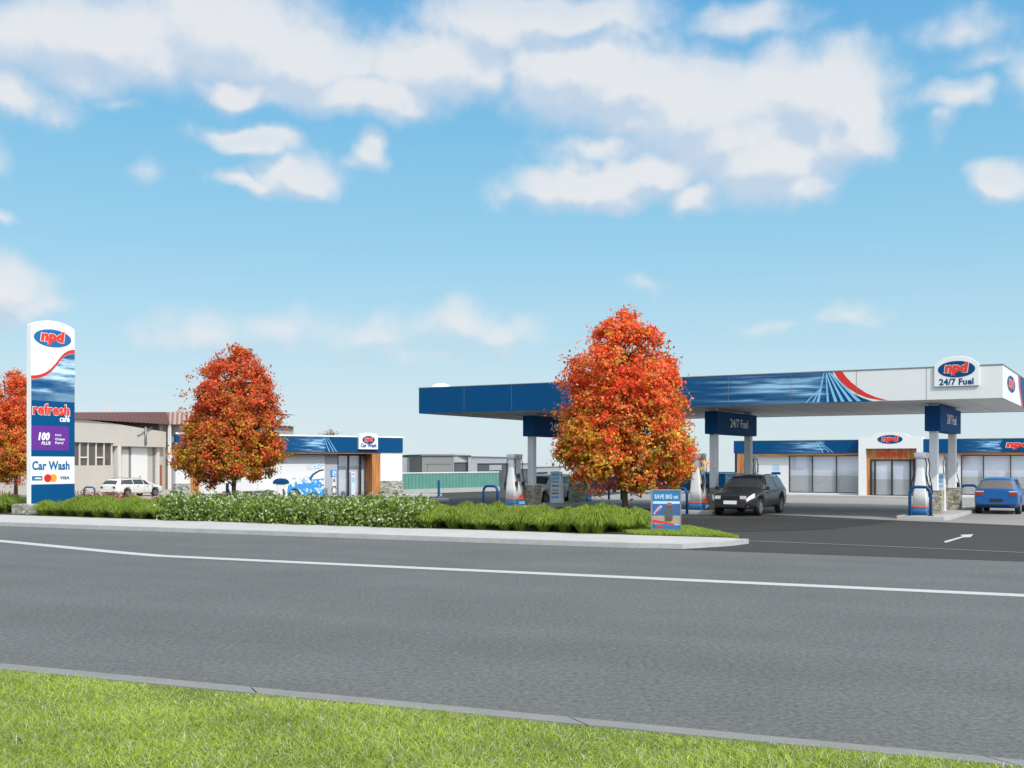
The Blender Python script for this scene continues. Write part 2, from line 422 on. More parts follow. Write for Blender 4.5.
# lighter concrete apron under the canopy
pts = [gnd(600, 507), gnd(690, 510.5), gnd(780, 515), gnd(895, 520.5), gnd(1024, 525.8), gnd(1180, 532), (60, 40), (60, 62), (8, 74), (3, 62)]
mb = MB(); mb.add([(x, y, 0.008) for x, y in pts], [tuple(range(len(pts)))]); struct(mb.build('forecourt_concrete', APRON))
pts = [gnd(x, y) for x, y in ((640, 530), (690, 531.5), (740, 531.8), (790, 531), (830, 529), (862, 525.5), (893, 521.3), (850, 520.2), (780, 519.2), (700, 518.5), (640, 518))]
mb = MB(); mb.add([(x, y, 0.012) for x, y in pts], [tuple(range(len(pts)))]); struct(mb.build('dark_asphalt_lens', ASPHALT_DARK))  # lens of darker asphalt in front of the apron
pts = [(-95, 62), (-30, 58.5), (-19.5, 61), (-19.5, 66), (-15, 75), (-24, 88), (-95, 88)]
mb = MB(); mb.add([(x, y, 0.010) for x, y in pts], [tuple(range(len(pts)))]); struct(mb.build('yard_concrete', YARD))
# pale gutter line across the entry
mb = MB(); g = [gnd(x, y) for x, y in ((748, 541.3), (860, 545.8), (960, 550.3), (1100, 556.5))]
for p, q in zip(g[:-1], g[1:]):
    mb.add([(p[0], p[1]-0.06, 0.016), (q[0], q[1]-0.06, 0.016), (q[0], q[1]+0.06, 0.016), (p[0], p[1]+0.06, 0.016)], [(0, 1, 2, 3)])
struct(mb.build('entry_channel', APRON))

# painted edge line on the road (bends away where the lane widens)
cl = [gnd(x, y) for x, y in ((-160, 529), (0, 541), (50, 545.8), (100, 550.7), (130, 553.5), (160, 555.9), (256, 560.5), (400, 567.2), (640, 578), (1024, 595.6))]
cl.append((cl[-1][0]+40*(cl[-1][0]-cl[-2][0])/10, cl[-1][1]+40*(cl[-1][1]-cl[-2][1])/10))
mb = MB(); pl = []
for i, p in enumerate(cl):
    d = unit(cl[max(i-1, 0)], cl[min(i+1, len(cl)-1)]); w = 0.2
    pl += [(p[0]+d[1]*w, p[1]-d[0]*w, 0.004), (p[0]-d[1]*w, p[1]+d[0]*w, 0.004)]
mb.add(pl, [(2*i, 2*i+2, 2*i+3, 2*i+1) for i in range(len(cl)-1)]); struct(mb.build('road_line', PAINTW))
# direction arrow at the entry
ar = [(943.5, 541.8), (946, 543.2), (963, 537.8), (970.5, 537.6), (973.5, 534.6), (960, 535.2), (962.5, 536.6)]
mb = MB(); mb.add([(*gnd(x, y), 0.012) for x, y in ar], [tuple(range(len(ar)))])
struct(mb.build('road_arrow', PAINTW))

# near kerb and lawn
mb = MB()
for i in range(-8, 12):
    s0, s1 = i*3.0+0.01, i*3.0+2.99
    q = [line(NK0, ND, s0), line(NK0, ND, s1)]; r = [line(NI0, NID, s0, -0.03), line(NI0, NID, s1, -0.03)]
    mb.prism([r[0], r[1], q[1], q[0]], -0.02, 0.1)
struct(mb.build('kerb', NEARK, bevel=0.02))
mb = MB(); a, b = line(NI0, NID, -60, -0.02), line(NI0, NID, 80, -0.02)
mb.prism([(a[0], -60), (b[0]-40, -100), b, a], -0.02, 0.085); struct(mb.build('verge', TURF))

# far footpath, its kerb, the planting bed behind it
TIP = gnd(747, 538.5, 0.12)
c0 = line(KF0, KD, -70, 0.24); c1 = line(KF0, KD, 21.9, 0.24)
corner = [line(KF0, KD, 21.9, 0.22), line(KF0, KD, 22.6, 0.42), (4.6, 27.1), (5.3, 27.6), (TIP[0]-0.15, TIP[1]-0.1)]
bedL = line(BD0, BDD, -60); bedR = line(BD0, BDD, 25.5)
mb = MB()
mb.prism([c0, *corner, (5.7, 28.75), (bedR[0], bedR[1]), bedL], -0.02, 0.12)
struct(mb.build('footpath', CONC))
mb = MB()
o_in = [line(KF0, KD, s, 0.235) for s in np.arange(-70, 21.9, 3.0)] + [corner[0], corner[1], corner[2], corner[3], corner[4]]
o_out = [line(KF0, KD, s, 0.0) for s in np.arange(-70, 21.9, 3.0)] + [line(KF0, KD, 22.0, 0.0), line(KF0, KD, 23.0, 0.2), (4.75, 26.95), (5.45, 27.45), (TIP[0], TIP[1]-0.22)]
for i in range(len(o_in)-1):
    mb.prism([o_out[i], o_out[i+1], o_in[i+1], o_in[i]], -0.02, 0.126)
struct(mb.build('kerb', KERB))
bed = [bedL, bedR, (5.65, 28.8), (TIP[0]-0.1, TIP[1]-0.05), (5.9, 30.5), (5.5, 33.5), (4.9, 36.5), (2.0, 41.2), (-4.0, 45.4), (-10, 50.5), (-17, 55.0), (-29, 57.5), (-70, 73)]
mb = MB(); mb.prism(bed, -0.02, 0.13); struct(mb.build('planting_bed', SOIL))

# ------------------------------------------------------------------ grass blades
def blades(n, xy, z, hgt, wid, lean, pal, seedcol=0.03):
    n = len(xy); ang = rng.uniform(0, 2*np.pi, n); dirx, diry = np.cos(ang), np.sin(ang)
    la = rng.uniform(0, 2*np.pi, n); ln = hgt*lean*rng.uniform(0.2, 1.3, n)
    w = wid*rng.uniform(0.6, 1.3, n)
    v = np.zeros((n, 6, 3)); 
    for k, (f, ww) in enumerate(((0, 1), (0.55, 0.8), (1.0, 0.12))):
        cx = xy[:, 0]+np.cos(la)*ln*f**1.8; cy = xy[:, 1]+np.sin(la)*ln*f**1.8; cz = z+hgt*f*(1-0.25*lean*f)
        v[:, 2*k] = np.stack([cx-dirx*w*ww/2, cy-diry*w*ww/2, cz], 1)
        v[:, 2*k+1] = np.stack([cx+dirx*w*ww/2, cy+diry*w*ww/2, cz], 1)
    base = (np.arange(n)*6)[:, None]
    q = np.concatenate([base+np.array([[0, 1, 3, 2]]), base+np.array([[2, 3, 5, 4]])])
    pal = np.array(pal); c = pal[rng.integers(0, len(pal), n)]*rng.uniform(0.75, 1.25, (n, 1))
    return v.reshape(-1, 3), q, np.repeat(c, 6, 0), c

NB = 170000
X = rng.uniform(-6.0, 4.6, NB*2); Y = rng.uniform(6.3, 11.4, NB*2)
lim = NI0[1]+(X-NI0[0])*NID[1]/NID[0]-0.01+0.02*np.sin(X*9)+0.02*np.sin(X*23+1)
ok = Y < lim; X, Y = X[ok][:NB], Y[ok][:NB]
wv = wave(X*1.3, Y*1.3); dist = (lim[ok][:NB]-Y)
hg = (0.03+0.055*rng.random(len(X))**1.5)*(1+0.45*wv)*np.clip(0.5+dist*1.2, 0.5, 1)
v, q, c, cb = blades(0, np.stack([X, Y], 1), 0.08, hg, 0.0048, 1.3,
    [(0.29, 0.42, 0.025), (0.36, 0.48, 0.035), (0.22, 0.33, 0.022), (0.42, 0.51, 0.055), (0.31, 0.43, 0.03), (0.48, 0.49, 0.20), (0.40, 0.40, 0.22)])
hue = np.repeat(wave(X*2.1+4, Y*2.3), 6)[:, None]
c = c*(1+0.22*hue)*np.array([1.0, 1.0, 1.0]); 
pale = np.repeat(rng.random(len(X)) < 0.05, 6); c[pale] = (0.62, 0.63, 0.52)
lawn = np_mesh('lawn_grass', v, q, c, GRASSM); lawn['kind'] = 'stuff'
lawn['label'] = 'bright green mown grass verge in front of the road'; lawn['category'] = 'grass'

tri = np.array([bedR, (5.65, 28.85), (TIP[0]-0.2, TIP[1]), (5.75, 30.5), (5.35, 33.2), (4.6, 34.0), (2.6, 33.5)])
def inpoly(x, y, P):
    r = np.zeros(len(x), bool); j = len(P)-1
    for i in range(len(P)):
        xi, yi = P[i]; xj, yj = P[j]
        r ^= ((yi > y) != (yj > y)) & (x < (xj-xi)*(y-yi)/(yj-yi+1e-12)+xi); j = i
    return r
X = rng.uniform(1.5, 6.6, 60000); Y = rng.uniform(28, 34.5, 60000); ok = inpoly(X, Y, tri); X, Y = X[ok], Y[ok]
v, q, c, cb = blades(0, np.stack([X, Y], 1), 0.12, 0.06+0.07*rng.random(len(X)), 0.018, 0.8,
    [(0.22, 0.33, 0.04), (0.28, 0.38, 0.05), (0.18, 0.28, 0.035), (0.33, 0.40, 0.07)])
g2 = np_mesh('island_grass', v, q, c, GRASSM); g2['kind'] = 'stuff'
g2['label'] = 'short grass on the pointed kerb island under the poster board'; g2['category'] = 'grass'

# ------------------------------------------------------------------ tussocks and shrubs (one of each kind, then copies)
def tussock_proto(seed, pal, n=640, h=0.62, r=0.5):
    g = np.random.default_rng(seed)
    a = g.uniform(0, 2*np.pi, n); k = g.uniform(0.05, 1, n)**0.8
    hh = h*g.uniform(0.65, 1.1, n)*(1-0.35*k); out = r*k*g.uniform(0.7, 1.3, n)
    bx, by = np.cos(a)*0.14*k, np.sin(a)*0.14*k
    px, py = -np.sin(a), np.cos(a); w = 0.017*g.uniform(0.6, 1.3, n)
    v = np.zeros((n, 8, 3))
    for i, (f, ww, zz) in enumerate(((0, 1, 0), (0.35, 1, 0.62), (0.72, 0.7, 0.98), (1.0, 0.15, 0.86))):
        cx = bx+np.cos(a)*out*f**1.3; cy = by+np.sin(a)*out*f**1.3; cz = hh*(zz if i < 3 else zz-0.25*k*k)
        v[:, 2*i] = np.stack([cx-px*w*ww/2, cy-py*w*ww/2, cz], 1); v[:, 2*i+1] = np.stack([cx+px*w*ww/2, cy+py*w*ww/2, cz], 1)
    b = (np.arange(n)*8)[:, None]
    q = np.concatenate([b+np.array([[0, 1, 3, 2]]), b+np.array([[2, 3, 5, 4]]), b+np.array([[4, 5, 7, 6]])])
    P = np.array(pal); c = P[g.integers(0, len(P), n)]*g.uniform(0.75, 1.25, (n, 1))
    return v.reshape(-1, 3), q, np.repeat(c, 8, 0)

def leafy(seed, n, radius, height, size, pal, shell=0.5, squash=1.0):
    g = np.random.default_rng(seed)
    u = g.normal(size=(n, 3)); u /= np.linalg.norm(u, axis=1)[:, None]; u[:, 2] = np.abs(u[:, 2])
    rr = (shell+(1-shell)*g.random(n))*(1+0.12*np.sin(u[:, 0]*7+seed)+0.12*np.sin(u[:, 1]*9+2))
    p = u*rr[:, None]*np.array([radius, radius, height])
    return leaves_at(g, p, size, pal)
def leaves_at(g, p, size, pal, colidx=None, droop=0.0, out=None, bias=0.0):
    n = len(p); d = g.normal(size=(n, 3)); d[:, 2] -= droop; d /= np.linalg.norm(d, axis=1)[:, None]
    e = np.cross(d, g.normal(size=(n, 3))) if out is None else np.cross(d, out*bias+g.normal(size=(n, 3))*0.75+np.array([0, 0, .5])); e /= np.linalg.norm(e, axis=1)[:, None]+1e-9
    L = size*g.uniform(0.65, 1.25, (n, 1)); W = L*g.uniform(0.45, 0.7, (n, 1))
    v = np.stack([p-d*L/2, p+e*W/2+d*L*0.05, p+d*L/2, p-e*W/2+d*L*0.05], 1).reshape(-1, 3)
    q = np.arange(4*n).reshape(-1, 4)
    P = np.array(pal); c = P[g.integers(0, len(P), n) if colidx is None else colidx]*g.uniform(0.72, 1.28, (n, 1))
    return v, q, np.repeat(c, 4, 0)

GR = [(0.22, 0.32, 0.035), (0.27, 0.37, 0.045), (0.165, 0.25, 0.026), (0.35, 0.43, 0.08), (0.23, 0.33, 0.035)]
TUSS = []
for i in range(3):
    v, q, c = tussock_proto(11+i, GR, h=(0.62, 0.56, 0.66)[i])
    TUSS.append((v, q, c))
def bedpt(s, d): 
    return (BD0[0]+BDD[0]*s-BDD[1]*d, BD0[1]+BDD[1]*s+BDD[0]*d)
def px_of(x, y): return CX+x/y*F

tus_mesh = []
spots = {'far': [], 'left': [], 'right': []}; shrubs = []; reds = []
bedP = np.array(bed)
for s in np.arange(-3.5, 27.0, 0.62):
    for k, d in enumerate(np.arange(0.28, 6.6, 0.72)):
        ss = s+rng.uniform(-0.2, 0.2)+(0.31 if k % 2 else 0); dd = d+rng.uniform(-0.18, 0.18)
        x, y = bedpt(ss, dd); px = px_of(x, y)
        if not inpoly(np.array([x]), np.array([y]), bedP)[0]: continue
        if px < 170+rng.uniform(-6, 6) :
            if -10 < px < 36 and dd < 2.6 and -1.0 < (x+18.6) < 2.2: continue
            if px < -25: continue
            if dd > 3.8: 
                continue
            spots['far' if px < 20 else 'left'].append((x, y))
        elif px < 428+rng.uniform(-8, 8):
            if k % 4 == 3 or dd > 6.2: continue
            shrubs.append((x, y))
        else:
            if px > 645 or dd > 5.4: continue
            if px > 620 and dd < 0.8: continue
            spots['right'].append((x, y))
LAB = {'far': ('fine green grass tussock in the bed on the road side of the tall pylon sign, by the tree at the frame edge', 'grass tussocks beside the pylon'),
       'left': ('fine green grass tussock in the row between the pylon sign and the white-flowered shrubs', 'grass tussocks in front of the white estate car'),
       'right': ('fine green grass tussock in the row between the white-flowered shrubs and the poster board', 'grass tussocks in front of the fuel pumps')}
LAB['far'] = ('fine green grass tussock between the pylon sign and the photo edge', 'grass tussocks beside the pylon')
protos = []
for key in ('right', 'left', 'far'):
    for (x, y) in spots[key]:
        i = random.randrange(3); sc = random.uniform(0.8, 1.15); rz = random.uniform(0, 6.28)
        if len(protos) < 3:
            v, q, c = TUSS[len(protos)]; o = np_mesh('grass_tussock', v, q, c, TUSSM); protos.append(o)
        else:
            o = protos[i].copy(); COL.objects.link(o)
        o.location = (x, y, 0.13); o.rotation_euler = (0, 0, rz); o.scale = (sc*1.05, sc*1.05, sc*(0.95 if key == 'right' else 1.0))
        tag(o, LAB[key][0], 'grass tussock', LAB[key][1])

SG = [(0.10, 0.18, 0.025), (0.16, 0.25, 0.035), (0.075, 0.13, 0.02), (0.22, 0.30, 0.055), (0.28, 0.34, 0.10)]
sp = []
for i in range(3):
    r = thing('flowering_shrub', 'low leafy shrub with white blossoms between the two grass rows', 'shrub', group='white flowered shrubs in the bed')
    v, q, c = leafy(31+i, 620, 0.62, 0.72, 0.13, SG, 0.55); np_mesh('foliage', v, q, c, SHRUBM, r)
    g = np.random.default_rng(61+i); n = 18
    u = g.normal(size=(n, 3)); u /= np.linalg.norm(u, axis=1)[:, None]; u[:, 2] = np.abs(u[:, 2])
    p = u*np.array([0.64, 0.64, 0.76])
    p = np.repeat(p, 4, 0)+g.normal(0, 0.02, (n*4, 3))
    v, q, c = leaves_at(g, p, 0.065, [(0.62, 0.63, 0.56), (0.55, 0.58, 0.46)]); np_mesh('blossom', v, q, c, PETALM, r)
    mb = MB(); mb.tube([(0, 0, -0.02), (0.02, 0.01, 0.3), (0.1, 0.05, 0.55)], [0.03, 0.02, 0.008], 0, 5)
    mb.tube([(0, 0, 0.1), (-0.15, 0.05, 0.45)], [0.02, 0.006], 0, 5); mb.tube([(0, 0, 0.1), (0.05, -0.17, 0.45)], [0.02, 0.006], 0, 5)
    mb.build('stem', BARK, r)
    sp.append(r)
for i, (x, y) in enumerate(shrubs):
    if i < 3: o = sp[i]; o.location = (x, y, 0.13)
    else: o = dup(sp[random.randrange(3)], x, y, 0.13)
    o.rotation_euler = (0, 0, random.uniform(0, 6.28)); k = random.uniform(0.85, 1.12); o.scale = (k, k, k*random.uniform(0.9, 1.1))

RDL = [(0.30, 0.07, 0.05), (0.38, 0.12, 0.08), (0.20, 0.06, 0.04), (0.16, 0.14, 0.05)]
rr = None
for px, Y in ((-6, 48.5), (3, 48), (9, 48.3), (84, 46.8), (92, 46.3), (99, 46.2), (106, 46), (113, 46.2), (124, 45.2), (131, 45), (159, 44), (166, 43.8), (173, 43.8)):
    x, y = at(px, Y); lab = 'low russet shrub behind the grass beside the pylon' if px < 20 else 'low russet shrub behind the grass in front of the white estate car'
    grp = 'russet shrubs by the frame edge' if px < 20 else 'russet shrubs in front of the estate car'
    if rr is None:
        rr = thing('russet_shrub', lab, 'shrub', x, y, 0.13, group=grp); o = rr
        v, q, c = leafy(91, 380, 0.45, 0.78, 0.10, RDL, 0.45); np_mesh('foliage', v, q, c, SHRUBM, rr)
        mb = MB(); mb.tube([(0, 0, -0.02), (0.02, 0.01, 0.3), (0.06, 0.05, 0.5)], [0.03, 0.02, 0.008], 0, 5); mb.build('stem', BARK, rr)
    else: o = dup(rr, x, y, 0.13, random.uniform(0, 6), lab, grp)
    k = random.uniform(0.85, 1.1); o.scale = (k, k, k)

# ------------------------------------------------------------------ autumn trees
def crown_r(t):
    return np.interp(t, [0, .04, .1, .2, .3, .42, .55, .7, .82, .92, 1.0], [.44, .95, 1.10, 1.09, 1.0, .94, .93, .86, .66, .38, .08])
def autumn_tree(seed, name='maple_tree'):
    g = np.random.default_rng(seed)
    z0, z1, RW = 1.3, 7.2, 2.22
    P = []; I = []
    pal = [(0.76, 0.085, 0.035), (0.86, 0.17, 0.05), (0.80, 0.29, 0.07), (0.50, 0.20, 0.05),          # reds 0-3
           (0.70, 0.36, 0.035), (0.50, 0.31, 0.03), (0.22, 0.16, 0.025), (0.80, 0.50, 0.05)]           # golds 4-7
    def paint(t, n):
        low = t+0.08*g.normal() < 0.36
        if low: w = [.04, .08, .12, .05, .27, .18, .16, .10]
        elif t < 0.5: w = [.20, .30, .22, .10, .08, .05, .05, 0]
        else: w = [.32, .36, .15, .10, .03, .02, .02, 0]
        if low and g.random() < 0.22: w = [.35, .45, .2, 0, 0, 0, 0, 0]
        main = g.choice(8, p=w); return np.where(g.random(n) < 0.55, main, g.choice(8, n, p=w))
    O = []
    for t, k in ((.05, 6), (.16, 8), (.29, 7), (.43, 7), (.56, 6), (.69, 5), (.81, 4), (.91, 2), (.985, 1)):      # branch masses, level by level
        ph0 = g.uniform(0, 6.283)
        for a in range(k):
            tt = t+g.normal(0, .03); ph = ph0+(a+g.uniform(-.3, .3))*2*math.pi/k; er = crown_r(min(max(tt, 0), 1))*RW*g.uniform(.86, 1.12)
            lr = (.40*er+.16)*g.uniform(.8, 1.15) if k > 1 else .34
            c0 = np.array([math.cos(ph)*(er-lr), math.sin(ph)*(er-lr), z0+tt*(z1-z0)]) if k > 1 else np.array([.06, 0, z1-.18])
            for _ in range(int(8+30*lr*lr)):
                u = g.normal(size=3)+np.array([math.cos(ph), math.sin(ph), .35])*.9; u /= np.linalg.norm(u)
                c = c0+u*np.array([lr, lr, lr*.72])*g.uniform(.72, 1.04); n = int(g.integers(26, 46)); sg = g.uniform(.07, .15)
                P.append(c+g.normal(size=(n, 3))*np.array([sg, sg, sg*.7])); I.append(paint(tt, n)); O.append(np.tile(u, (n, 1)))
    for i in range(30):          # sprays that break the outline
        t = g.uniform(0.08, 0.95); ph = g.uniform(0, 6.283); rr = crown_r(t)*RW*g.uniform(1.05, 1.2)
        n = int(g.integers(14, 34)); P.append(np.array([math.cos(ph)*rr, math.sin(ph)*rr, z0+t*(z1-z0)])+g.normal(size=(n, 3))*np.array([.16, .16, .10]))
        I.append(g.choice([0, 1, 2, 3] if t > .33 else [4, 5, 7, 1], n))
    n = 3000; t = g.random(n)**1.4; ph = g.uniform(0, 6.283, n); rr = crown_r(t)*RW*0.62*np.sqrt(g.random(n))
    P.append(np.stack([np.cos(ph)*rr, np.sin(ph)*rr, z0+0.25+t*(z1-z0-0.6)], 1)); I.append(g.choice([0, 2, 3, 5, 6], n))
    n = 420; t = g.random(n)**0.8; ph = g.uniform(0, 6.283, n); rr = crown_r(t)*RW*g.uniform(0.98, 1.14, n)   # stray sprays past the outline
    P.append(np.stack([np.cos(ph)*rr, np.sin(ph)*rr, z0+t*(z1-z0)+g.normal(0, .08, n)], 1)); I.append(np.where(t < .33, 4, g.choice([0, 1, 2, 3], n)))
    n = 90; P.append(np.stack([g.normal(0, .22, n), g.normal(0, .22, n), z1+g.normal(-.05, .16, n)], 1)); I.append(g.choice([0, 3, 2], n))
    p = np.concatenate(P); idx = np.concatenate(I)
    out = p-np.array([0, 0, 3.4]); out[:, 2] *= 0.8; out /= np.linalg.norm(out, axis=1)[:, None]+1e-6
    oo = np.concatenate(O); out[:len(oo)] = oo*.7+out[:len(oo)]*.4
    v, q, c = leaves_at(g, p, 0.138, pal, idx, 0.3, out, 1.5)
    mb = MB()
    mb.tube([(0, 0, -0.05), (0.01, 0, 0.15), (0, 0.01, 0.8), (0.03, 0, 1.8), (0, 0.03, 3.2), (0.04, 0, 4.8), (0, 0, 6.6)], [0.15, 0.115, 0.10, 0.09, 0.07, 0.045, 0.012], 0, 10)
    for i in range(26):
        z = 1.25+i*0.19; ph = i*2.4; L = float(crown_r((z+0.5-z0)/(z1-z0)))*RW*0.8
        a, b = math.cos(ph), math.sin(ph)
        mb.tube([(0, 0, z), (a*L*0.35, b*L*0.35, z+0.28*L*0.5), (a*L*0.75, b*L*0.75, z+0.42*L*0.6), (a*L, b*L, z+0.5*L*0.55)], [0.04, 0.028, 0.016, 0.005], 0, 6)
    return mb, (v, q, c)
def plant_tree(px, Y, z, seed, label, rot=0, sc=1.0, proto=None):
    x, y = at(px, Y)
    if proto is None:
        t = thing('maple_tree', label, 'tree', x, y, z, rot, group='autumn trees')
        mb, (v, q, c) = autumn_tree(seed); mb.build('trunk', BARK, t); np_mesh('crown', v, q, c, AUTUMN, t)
    else: t = dup(proto, x, y, z, rot, label, 'autumn trees')
    t.scale = (sc, sc, sc); return t
T2 = plant_tree(625, 38.5, 0.10, 3, 'red and gold autumn tree partly hiding the fuel canopy, the largest of the trees', 0.4)
T1 = plant_tree(234, 50, 0.10, 5, 'red and gold autumn tree in front of the car wash building', 1.1)
T3 = plant_tree(16, 63, 0.0, 3, 'red and gold autumn tree half hidden behind the tall pylon sign', 2.6, 1.0, T2)
# ================================================================== BUILDINGS
ANG = -R(29.91)
CF = Frame(16.96, 38.0, ANG)
uL = CF.u(419); ZS, ZT = 4.31, 5.46; CD = 12.0
def npd(mb, c, z, rx, rz, y, mats=(0, 1, 2), n=28):
    """oval emblem: blue ellipse, white-rimmed red slanted letters"""
    mb.sheet(ellipse(c, z, rx, rz, n), y, mats[0])
    ref = ('npd', 0.045, 0.12)
    w, h = rx*1.30, rz*1.62
    zz = z-h*0.47
    letter(mb, 'npd', c-w/2-rx*0.03, c+w/2+rx*0.03, zz-rz*0.06, zz+h+rz*0.06, y-0.004, mats[1], 0.10, 0.12)
    letter(mb, 'npd', c-w/2, c+w/2, zz, zz+h, y-0.008, mats[2], 0.075, 0.12)

canopy = thing('fuel_canopy', 'long flat fuel canopy with blue and white fascia on paired grey columns', 'canopy', *CF.o, 0, ANG)
mb = MB()
mb.box(uL, 0, 0, 0.15, ZS, ZT).box(uL, 0, CD-0.15, CD, ZS, ZT).box(-0.15, 0, 0.15, CD-0.15, ZS, ZT).box(uL, uL+0.15, 0.15, CD-0.15, ZS, ZT)
fas = mb.build('fascia', WHITE, canopy, 0.012)
mb = MB(); mb.box(uL+0.15, -0.15, 0.15, CD-0.15, ZS+0.02, ZS+0.12)
sf = mb.build('soffit', SOFFIT, canopy)
mb = MB()
for k in range(1, 17):
    x = uL*k/17.0; mb.box(x-0.006, x+0.006, 0.16, CD-0.16, ZS+0.012, ZS+0.02)
mb.build('soffit_joint', STEEL, sf)
mb = MB(); mb.box(uL+0.15, -0.15, 0.15, CD-0.15, 5.1, 5.2); mb.build('roof', STEEL, canopy)
mb = MB(); mb.box(uL-0.02, 0.02, -0.02, 0.17, ZT, ZT+0.035).box(-0.17, 0.02, 0.17, CD, ZT, ZT+0.035).box(uL-0.02, uL+0.17, 0.17, CD, ZT, ZT+0.035).box(uL+0.17, -0.17, CD-0.17, CD, ZT, ZT+0.035)
mb.build('flashing', STEEL, canopy)
zz = lambda h: ZS+h*(ZT-ZS)
edge = [(832, 1), (835, .82), (839, .64), (845, .46), (853, .28), (862, .13), (873, 0)]
ri = [(834, 1), (837.3, .82), (841.5, .64), (848, .46), (856.5, .28), (867, .13), (881, 0.035)]
ro = [(842, 1), (846, .82), (851, .64), (858, .46), (866, .28), (875.5, .14), (888, 0.02)]
mb = MB(); mb.sheet([(uL, ZS), *[(CF.u(p), zz(h)) for p, h in edge[::-1]], (uL, ZT)], -0.006)
cs = fascia_mat('canopy_graphic', CF.u(640), CF.u(832), ZS, ZT)
bp_ = mb.build('blue_panel', cs, canopy)
mb = MB()
mb.add([(uL-0.006, 0, ZS), (uL-0.006, 0, ZT), (uL-0.006, CD, ZT), (uL-0.006, CD, ZS)], [(0, 1, 2, 3)])
mb.build('blue_panel', BLUE, canopy)
mb = MB()
for p0, h0, p1, w in ((824, .98, 818, .05), (826, .98, 836, .06), (828, .98, 843, .06), (829.5, .98, 851, .07), (830.5, .97, 859, .08), (822, .6, 813, .03), (821, .5, 806, .03), (826, .97, 828, .04)):
    u0, u1 = CF.u(p0), CF.u(p1); h1 = 0.02
    mb.sheet([(u0-w*.3, zz(h0)), (u1-w, zz(h1)), (u1+w, zz(h1)), (u0+w*.3, zz(h0))], -0.010)
mb.build('ray_graphic', PALEB, canopy)
mb = MB(); mb.sheet([(CF.u(p), zz(h)) for p, h in ri] + [(CF.u(p), zz(h)) for p, h in ro[::-1]], -0.008)
mb.build('red_swoosh', RED, canopy)
mb = MB(); k = uL+2.44
while k < -0.3:
    if not (CF.u(934) < k < CF.u(980)): mb.box(k-0.006, k+0.006, -0.0125, -0.0115, ZS+.01, ZT-.01)
    k += 2.44
mb.build('panel_joint', STEEL, canopy)
# raised oval sign over the fascia
s0, s1 = CF.u(934.5), CF.u(979.5); zb, zt_ = CF.z(387, s0), CF.z(356.3, (s0+s1)/2)
arc = [(s0+(s1-s0)*t, zt_-0.30*(abs(2*t-1))**2.6) for t in np.linspace(1, 0, 15)]
mb = MB(); mb.slab([(s0, zb), (s1, zb), *arc], -0.08, -0.012); sg = mb.build('fascia_sign', WHITE2, canopy, 0.012)
mb = MB(); cx = (s0+s1)/2; npd(mb, cx, CF.z(369.3, cx), (s1-s0)*0.415, 0.29, -0.087); mb.build('emblem', [BLUE, LETTER_W, REDL], sg); mb = MB()
letter(mb, '24/7 Fuel', CF.u(939.5), CF.u(974), CF.z(385.2, cx), CF.z(378.4, cx), -0.087, 0, 0.035, 0)
mb.build('lettering', [BLUE, LETTER_W, REDL], sg)
# end face graphics (child turned so its x runs along the end)
def turned(mb, name, mats, parent, loc, rot):
    o = mb.build(name, mats, parent); o.location = loc; o.rotation_euler = (0, 0, rot); return o
mb = MB(); npd(mb, 2.7, 4.95, 1.35, 0.30, -0.010)
turned(mb, 'lettering', [BLUE, LETTER_W, REDL], canopy, (0, 0, 0), R(90))
mb = MB(); mb.sheet([(7.2, ZS), (CD, ZS), (CD, ZT), (5.9, ZT), (6.1, 5.0)], -0.006)
turned(mb, 'blue_panel', BLUE, canopy, (0, 0, 0), R(90))
mb = MB(); mb.sheet([(6.6, ZS), (7.15, ZS), (6.05, 5.0), (5.85, ZT), (5.2, ZT), (5.5, 5.0)], -0.008)
turned(mb, 'red_swoosh', RED, canopy, (0, 0, 0), R(90))

ISL = [(-2.68-8.7*k) for k in range(3)]; V0, V1 = 2.73, 7.33
for u in ISL:
    for v in (V0, V1):
        mb = MB(); mb.box(u-0.15, u+0.15, v-0.15, v+0.15, 0.14, ZS+0.02); c = mb.build('column', COLUMN, canopy, 0.012)
        mb = MB(); mb.box(u-0.32, u+0.32, v-0.32, v+0.32, 0.14, 1.0); mb.box(u-0.335, u+0.335, v-0.335, v+0.335, 1.0, 1.04, 1)
        mb.build('stone_base', [STONE, CONC], c, 0.012)
    mb = MB(); mb.box(u-0.28, u+0.28, V0-0.36, V1+0.36, 3.27, 4.22); h = mb.build('header_sign', NAVY, canopy, 0.012)
    ox, oy = CF.w(u+0.28, 0); HFr = Frame(ox, oy, ANG+R(90))
    mb = MB(); letter(mb, '24/7 Fuel', V0+1.25, V0+3.65, 3.58, 3.96, -0.008, 0, 0.02)
    turned(mb, 'lettering', LETTER_W, h, (u+0.28, 0, 0), R(90))

# white domed vent on the canopy roof
vx, vy = at(441, 52.0)
t = thing('roof_vent', 'white domed vent sitting on the canopy roof', 'roof vent', vx, vy, 5.2)
mb = MB(); mb.lathe([(0.0, 0.62), (0.2, 0.60), (0.4, 0.53), (0.52, 0.42), (0.52, 0.36)], n=20); mb.build('cowl', WHITE2, t)
mb = MB(); mb.lathe([(0.34, 0.4), (0.34, 0.0)], n=16); mb.build('base', STEEL, t)

